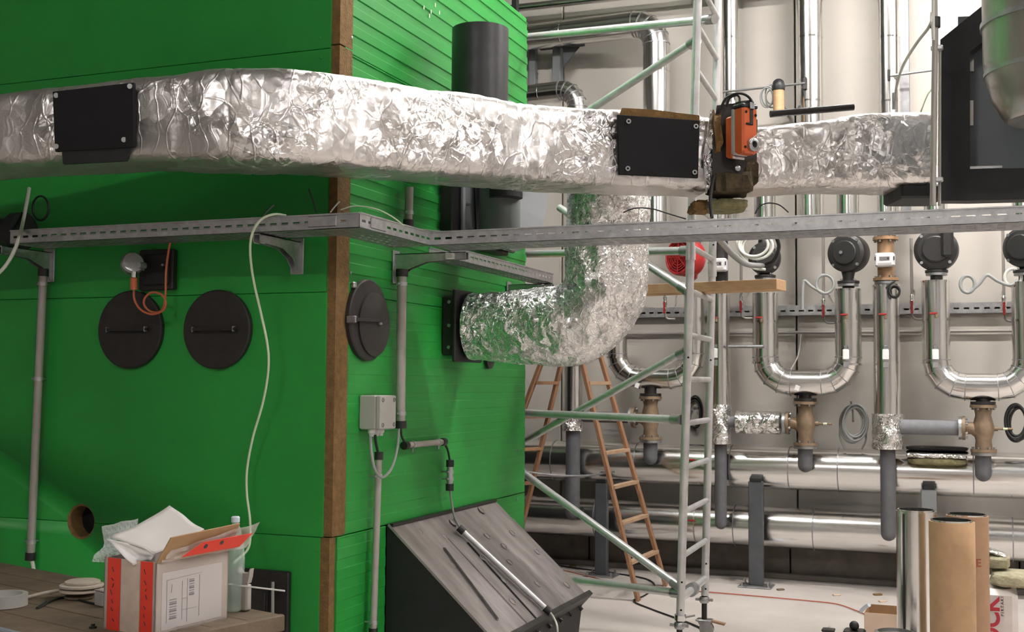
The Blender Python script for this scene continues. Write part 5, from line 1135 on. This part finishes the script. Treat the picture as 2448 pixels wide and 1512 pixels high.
def tap(label, px, py, r):
    c = PY(px, py, YP - r - 0.012); t = thing('bleed_tap', label, 'tap', c, 'small red bleed taps on the silver pipes')
    MB().tube([c + Y1 * 0.03, c], 0.010, 10).build('spigot', 'chrome', t)
    MB().bbox(c + V((-0.02, -0.008, 0.014)), (0.06, 0.010, 0.014), 0.004).build('lever', 'red_paint', t, 20)
    MB().lathe(c - Z1 * 0.02, Z1, [(0.010, 0), (0.012, 0.02), (0.010, 0.04)], 10).build('body', 'bronze', t)
for px, py, r, lb in ((1712, 764, 0.076, 'small red tap on the slim straight silver pipe'), (1820, 764, 0.10, 'small red tap on the left leg of the middle loop'), (2024, 757, 0.10, 'small red tap on the right leg of the middle loop'), (2117, 756, 0.098, 'small red tap on the silver pipe below the white meter'), (2238, 754, 0.10, 'small red tap on the left leg of the right loop')): tap(lb, px, py, r)
def tagc(label, px, py, r):
    c = PY(px, py, YP - r - 0.01); t = thing('thermometer', label, 'thermometer', c - Z1 * 0.05, 'white thermometers on the silver pipes')
    MB().bbox(c, (0.048, 0.014, 0.082), 0.012).build('white_plate', 'white_tag', t, 30)
    MB().bbox(c + V((0, 0.005, 0.056)), (0.034, 0.016, 0.03), 0.006).build('holder', 'steel', t, 20)
    MB().bbox(c + V((0, 0.006, -0.075)), (0.04, 0.008, 0.05), 0.003).build('lower_plate', 'galv', t, 20)
for px, py, r, lb in ((1708, 845, 0.076, 'white thermometer on the slim straight pipe beside the scaffold'), (2022, 848, 0.10, 'white thermometer on the right leg of the middle loop'), (2117, 848, 0.098, 'white thermometer on the straight pipe below the white meter'), (2236, 848, 0.10, 'white thermometer on the left leg of the right loop')): tagc(lb, px, py, r)
def coil(label, cx, cy, rx, ry, Y, r, mt, turns=1, jit=0.0, tails=(), n=28, name='cable_coil'):
    t = thing(name, label, 'cable', PY(cx, cy + ry, Y))
    for k in range(turns):
        jx_, jy_ = random.uniform(-jit, jit), random.uniform(-jit, jit); s = 1 + random.uniform(-0.12, 0.12) * (turns > 1)
        MB().tube([PY(cx + jx_ + rx * s * math.cos(2 * math.pi * i / n), cy + jy_ + ry * s * math.sin(2 * math.pi * i / n), Y - 0.012 * k) for i in range(n)], r, 8, closed=True).build('loop', mt, t)
    for tl_ in tails: MB().tube(cr([PY(x, y, Y) for x, y in tl_]), r, 8).build('tail', mt, t)
random.seed(5)
coil('grey sensor cable with one loop left of the button pump', 1972, 680, 21, 22, 9.3, 0.012, 'cable_grey', 1, 0, (((1918, 740), (1919, 690), (1924, 672), (1940, 685), (1970, 702)),))
coil('dark grey sensor cable loop right of the big covered pump', 2313, 680, 17, 20, 9.3, 0.013, 'cable_grey', 1, 0, (((2316, 699), (2340, 680), (2360, 658), (2385, 672), (2415, 682), (2435, 670)),))
coil('light grey sensor cable loop at the right picture edge', 2422, 664, 20, 21, 9.32, 0.012, 'cable_white', 1, 0)
coil('small black cable coil hung on the pipe below the white meter', 2138, 698, 13, 14, YP - 0.13, 0.008, 'cable_black', 3, 2, (((2118, 690), (2128, 680), (2140, 672)),))
coil('coil of loose grey cables hanging on the wall below the middle loop', 2040, 1010, 28, 42, 9.5, 0.0075, 'cable_grey', 6, 6, (((2034, 960), (2038, 980), (2040, 1010)), ((2010, 1015), (2008, 1045), (2020, 1075)), ((2068, 1010), (2070, 1050), (2060, 1075))))
coil('black cable coil hanging at the right edge beside the right valve', 2432, 1010, 24, 40, 9.4, 0.010, 'cable_black', 4, 5)
coil('bundle of black cables hanging behind the scaffold rear upright', 1664, 985, 16, 36, 9.93, 0.008, 'cable_black', 4, 5)
coil('white cable loops hanging below the long tray at the pump', 1806, 590, 38, 30, 9.0, 0.011, 'cable_white', 3, 5, (((1760, 575), (1772, 610), (1800, 640), (1830, 645)),))
tag(MB().tube(cr([PY(1708, 560, 6.9), PY(1730, 585, 7.2), PY(1755, 612, 7.6), PY(1785, 632, 8.2), PY(1822, 636, 9.1)]), 0.020, 12).build('thick_hose', 'cable_grey'), 'thick dark grey hose sloping from the tray to the pump', 'hose')
tag(MB().tube(cr([PY(1850, 555, 8.8), PY(1862, 590, 8.9), PY(1850, 622, 9.1), PY(1832, 632, 9.2)]), 0.014, 10).build('black_cable', 'cable_black'), 'black cable bending down to the pump by the plank end', 'cable')
tag(MB().tube(cr([PY(1915, 800, 9.9), PY(1908, 850, 9.85), PY(1890, 885, 9.6)]), 0.006, 8).build('thin_cable', 'cable_white'), 'thin pale cable hanging onto the middle pipe loop', 'cable')
tag(MB().tube([PY(1742, 829, 9.27), PY(1826, 829, 9.24)], 0.014, 10).build('tie_bar', 'galv_dull'), 'short steel tie bar between the slim pipe and the middle loop', 'bar')
for px, py, lb in ((1906, 928, 'white paper tag on the middle pipe loop'), (1523, 922, 'white paper tag on the loop behind the scaffold')):
    c = PY(px, py, YP - 0.11); tag(MB().bbox(c, (0.035, 0.003, 0.042), 0.001, (V((0.94, 0, -0.34)), Y1, V((0.34, 0, 0.94)))).build('paper_tag', 'white_tag', None, 20), lb, 'tag')
for px, lb in ((1652, 'red tap on the upper header beside the scaffold'),):
    for py, Y, l2 in ((1100, YU - 0.18, 'red tap on the upper header between the scaffold uprights'), (1245, YL - 0.18, 'red tap on the lower header between the scaffold uprights')):
        c = PY(px, py, Y); t = thing('header_tap', l2, 'tap', c); MB().bbox(c, (0.06, 0.012, 0.014), 0.004).build('lever', 'red_paint', t, 20); MB().tube([c + V((0.02, 0.04, -0.02)), c + V((0.02, -0.005, -0.02))], 0.013, 10).build('body', 'bronze', t)
# sensor rods high on the wall
t = thing('sensor_rod', 'thin metal rod across the broad vertical wall pipe above the actuator', 'rod', PY(1730, 222, 9.3)); MB().tube([PY(1728, 220, 9.52), PY(1925, 199, 9.50)], 0.010, 10).build('rod', 'steel', t); MB().bbox(PY(1924, 200, 9.515), (0.03, 0.03, 0.10), 0.004).build('clip', 'black_steel', t, 20)
t = thing('sensor_rod', 'thin metal rod beside the grey conduit above the foil duct', 'rod', PY(2124, 185, 9.3)); MB().tube([PY(2124, 182, 9.53), PY(2228, 168, 9.53)], 0.010, 10).build('rod', 'steel', t); MB().bbox(PY(2125, 180, 9.53), (0.02, 0.03, 0.09), 0.004).build('clip', 'black_steel', t, 20)
t = thing('capped_pipe_stub', 'brown pipe stub with a black cap behind the foil duct, right of the actuator', 'pipe', PY(1862, 262, 9.4)); MB().tube([PY(1862, 275, 9.4), PY(1861, 214, 9.4)], 0.044, 20).build('stub', 'wood_plank', t); MB().tube([PY(1861, 240, 9.4), V((PY(1861, 240, 9.4).x, YW, PY(1861, 240, 9.4).z))], 0.015, 10).build('wall_arm', 'steel', t); MB().lathe(PY(1861, 216, 9.4), Z1, [(0.05, 0), (0.055, 0.03), (0.04, 0.075), (0.02, 0.09)], 20).build('cap', 'black_plastic', t)
coil('tangle of thin grey wire above the foil duct beside the brown stub', 1838, 230, 14, 22, 9.51, 0.006, 'cable_grey', 4, 7)
tag(MB().tube([PD(1842, 273, 5.95), PD(2040, 256, 6.0)], 0.018, 16).build('foam_tube', 'black_steel'), 'black foam tube lying on top of the foil duct right of the actuator', 'tube')
t = thing('tied_cable_end', 'white cable end tied to a pipe on top of the foil duct', 'cable', PY(2136, 260, 6.3)); MB().tube([PY(2138, 262, 6.3), PY(2138, 222, 6.3)], 0.013, 10).build('gland', 'galv', t)

# ================================================================== FOREGROUND: rolls, package, carton, floor clutter
def roll(label, px, py, D, r, mt, name='sheet_metal_roll', lbl=None):
    c = PD(px, py, D); t = thing(name, label, 'roll', (c.x, c.y, 0))
    MB().lathe((c.x, c.y, 0.0), Z1, [(r, 0.0), (r, c.z), (r * 0.93, c.z), (r * 0.93, 0.0)], 48, 0, True).build('wrap', mt, t, 30)
    k = MB().lathe((c.x, c.y, 0.004), Z1, [(r * 0.925, 0.0), (r * 0.925, c.z + 0.004), (r * 0.84, c.z + 0.004), (r * 0.84, 0.0)], 48, 0, True).build('rolled_sheet', 'cladding_bright', t, 30)
    MB().lathe((c.x, c.y, 0.3), Z1, [(r * 0.83, 0), (r * 0.83, 0.01)], 24).build('core_bottom', 'dark_bore', t)
    return t, c
tr, crr = roll('upright bare silver roll of sheet metal, left of the brown wrapped rolls', 2190, 1222, 6.1, 0.101, 'cladding')
MB().bar((crr.x - 0.062, crr.y - 0.0835, 0.01), (crr.x - 0.058, crr.y - 0.0835, crr.z - 0.01), 0.010, 0.006, Y1).build('sheet_edge', 'black_steel', tr, 0)
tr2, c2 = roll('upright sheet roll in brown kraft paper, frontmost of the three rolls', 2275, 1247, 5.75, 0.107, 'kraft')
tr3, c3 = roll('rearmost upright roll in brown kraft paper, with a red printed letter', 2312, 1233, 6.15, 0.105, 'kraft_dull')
pE = PD(2338, 1362, 6.0); dE = V((c3.x, c3.y, pE.z)); nE = V((RT.x * 0.55, RT.y * 0.55, 0)) + V((-fw.x, -fw.y, 0)) * 0.83; nE.normalize(); xE = Z1.cross(nE).normalized()
nE2 = (nE * math.cos(0.42) - xE * math.sin(0.42)).normalized(); xE2 = Z1.cross(nE2).normalized()
text_mb('E', dE + nE2 * 0.1045 - xE2 * 0.016 + Z1 * 0.008, xE2, Z1, 0.058, 0.0015, 0.0012).build('printed_letter', 'red_faded', tr3, 0)
# stone wool package
pk_ = thing('insulation_package', 'pale film wrapped insulation package with red lettering at the lower right edge', 'package', PZ(2405, 1560, 0))
YK = PD(2390, 1440, 6.3).y; x0 = PY(2358, 1440, YK).x; x1 = PY(2434, 1440, YK).x; zk = PY(2400, 1412, YK).z
MB().bbox(((x0 - 0.1 + x1) / 2, YK + 0.28, zk / 2), (x1 - x0 + 0.1, 0.56, zk), 0.03).build('package', 'pack_film', pk_, 30)
xt = PY(2388, 1440, YK).x; zc0 = PY(2388, 1508, YK).z
text_mb('ROCK', V((PY(2388, 1440, YK).x, YK - 0.001, PY(2388, 1426, YK).z)), Z1, -X1, 0.118, 0.0008, 0.0035, True).build('red_lettering', 'red_print', pk_, 0)
text_mb('P I R T A K I', V((PY(2399, 1440, YK).x, YK - 0.001, PY(2399, 1428, YK).z)), Z1, -X1, 0.020, 0.0008, 0.0005, True).build('small_lettering', 'ink', pk_, 0)
def slab(name, label, c, sz, seed, mt, ax=None):
    o = lump(c, sz, seed, mt, name, None, 0.12, ax or (X1, Y1, Z1)); return tag(o, label, 'insulation')
cs = PY(2420, 1398, YK + 0.15)
slab('wool_offcut', 'greenish yellow slab of insulation wool lying on the lettered package', V((cs.x + 0.05, cs.y, zk + 0.045)), (0.32, 0.3, 0.075), 31, 'wool_pale')
slab('wool_offcut', 'small wool scrap with foil on the slab beside the brown rolls', V((PY(2385, 1370, YK + 0.2).x, YK + 0.2, zk + 0.125)), (0.13, 0.16, 0.07), 35, 'wool_pale')
tag(MB().bbox((PY(2383, 1355, YK + 0.2).x, YK + 0.2, zk + 0.172), (0.11, 0.12, 0.02), 0.008, (V((0.96, 0, -0.28)), Y1, V((0.28, 0, 0.96)))).build('foil_scrap', 'foil_small', None, 20), 'crumpled foil scrap on top of the wool offcuts', 'foil')
# carton lying on the floor left of the rolls
ct = thing('floor_carton', 'open pale cardboard carton on the floor left of the silver roll', 'box', PZ(2110, 1512, 0))
q0 = PZ(2090, 1530, 0); cz0 = 0.20
ctc = PD(2120, 1480, 7.3); cw_, cd_ = 0.42, 0.30
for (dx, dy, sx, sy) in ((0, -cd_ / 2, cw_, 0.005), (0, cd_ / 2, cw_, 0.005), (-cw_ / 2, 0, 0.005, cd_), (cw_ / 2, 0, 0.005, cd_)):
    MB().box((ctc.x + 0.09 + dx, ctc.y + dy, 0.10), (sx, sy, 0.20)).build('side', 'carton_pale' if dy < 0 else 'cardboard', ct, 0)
MB().box((ctc.x + 0.09, ctc.y, 0.004), (cw_, cd_, 0.006)).build('bottom', 'cardboard', ct, 0)
tag(MB().tube(cr([PD(2058, 1462, 7.2), PD(2068, 1453, 7.15), PD(2078, 1447, 7.1)]), 0.012, 6).build('tape_curl', 'cap_blue'), 'little curl of green tape at the carton corner', 'tape')
# machine tool top at the bottom edge
tm = thing('bending_tool', 'dark tool with a black ball knob at the bottom edge, left of the silver roll', 'tool', PD(2050, 1560, 5.6))
kb = PD(2042, 1497, 5.6)
MB().ball(kb, 0.023, 18).build('ball_knob', 'black_plastic', tm)
MB().tube([kb - Z1 * 0.02, kb - Z1 * 0.10], 0.008, 10).build('knob_stem', 'steel', tm)
MB().bbox(kb + V((0.0, 0, -0.045)), (0.10, 0.12, 0.05), 0.008).build('body', 'black_steel', tm, 20)
MB().bbox(kb + V((-0.12, 0, -0.03)), (0.06, 0.06, 0.012), 0.003).build('lever', 'black_steel', tm, 20)
MB().lathe(PD(2140, 1512, 5.6) + V((0, 0, -0.03)), Z1, [(0.095, 0), (0.095, 0.03), (0.08, 0.034), (0.08, 0.02)], 40).build('round_bed', 'steel', tm)
MB().bbox(PD(2085, 1560, 5.6) + V((0, 0, -0.10)), (0.36, 0.14, 0.10), 0.01).build('bed', 'black_steel', tm, 20)
zz_ = PD(2085, 1560, 5.6).z - 0.15
for sx in (-0.15, 0.15): MB().bbox(V((PD(2085, 1560, 5.6).x + sx, PD(2085, 1560, 5.6).y, zz_ / 2)), (0.05, 0.10, zz_), 0.006).build('leg', 'black_steel', tm, 20)
# floor clutter
tag(MB().tube(cr([PZ(x, y, 0.008) for x, y in ((1270, 1345), (1380, 1372), (1500, 1400), (1620, 1412), (1700, 1417), (1830, 1428), (1930, 1437), (2000, 1445), (2050, 1462), (2068, 1470))]), 0.0042, 8).build('floor_cable', 'floor_cable_red'), 'thin orange cable lying along the floor from the ladder to the carton', 'cable')
tag(MB().tube(cr([PZ(x, y, 0.007) for x, y in ((1290, 1345), (1370, 1358), (1460, 1370), (1545, 1385), (1565, 1405), (1540, 1425), (1515, 1438), (1560, 1458), (1620, 1480), (1670, 1500), (1720, 1530))]), 0.006, 8).build('floor_cable', 'cable_black'), 'thin dark cable winding on the floor under the ladder and scaffold', 'cable')
tag(MB().tube(cr([PY(1253, 1128, 8.5), PY(1330, 1137, 8.6), PY(1400, 1138, 8.7), PY(1470, 1128, 8.75)]), 0.008, 8).build('twisted_wire', 'galv_dull'), 'twisted wire strung between the boiler edge and the ladder', 'wire')
random.seed(11)
for k, (px, py, lb) in enumerate(((1866, 1412, 'small dark scrap on the floor beside the lone grey support'), (2000, 1425, 'small brown scrap on the floor left of the silver roll'), (2098, 1424, 'tiny scrap of wood on the floor just left of the silver roll'), (1540, 1352, 'pale scrap on the floor between the ladder feet'), (2110, 1440, 'light crumb on the floor in front of the carton'), (1370, 1355, 'small rag scrap on the floor left of the ladder'))):
    tag(MB().bbox(PZ(px, py, 0) + Z1 * 0.006, (0.05 + 0.02 * random.random(), 0.03, 0.012), 0.003, (V((0.8, 0.6, 0)), V((-0.6, 0.8, 0)), Z1)).build('floor_scrap', ('wood_bench', 'carton_pale', 'wool')[k % 3], None, 20), lb, 'scrap')
lump(PZ(1298, 1335, 0.0) + Z1 * 0.05, (0.16, 0.14, 0.10), 41, 'wall_plinth', 'rubble_lump', None, 0.2, (X1, Y1, Z1))
tag(bpy.data.objects['rubble_lump'], 'brown lump of rubble at the wall foot beside the boiler', 'rubble')
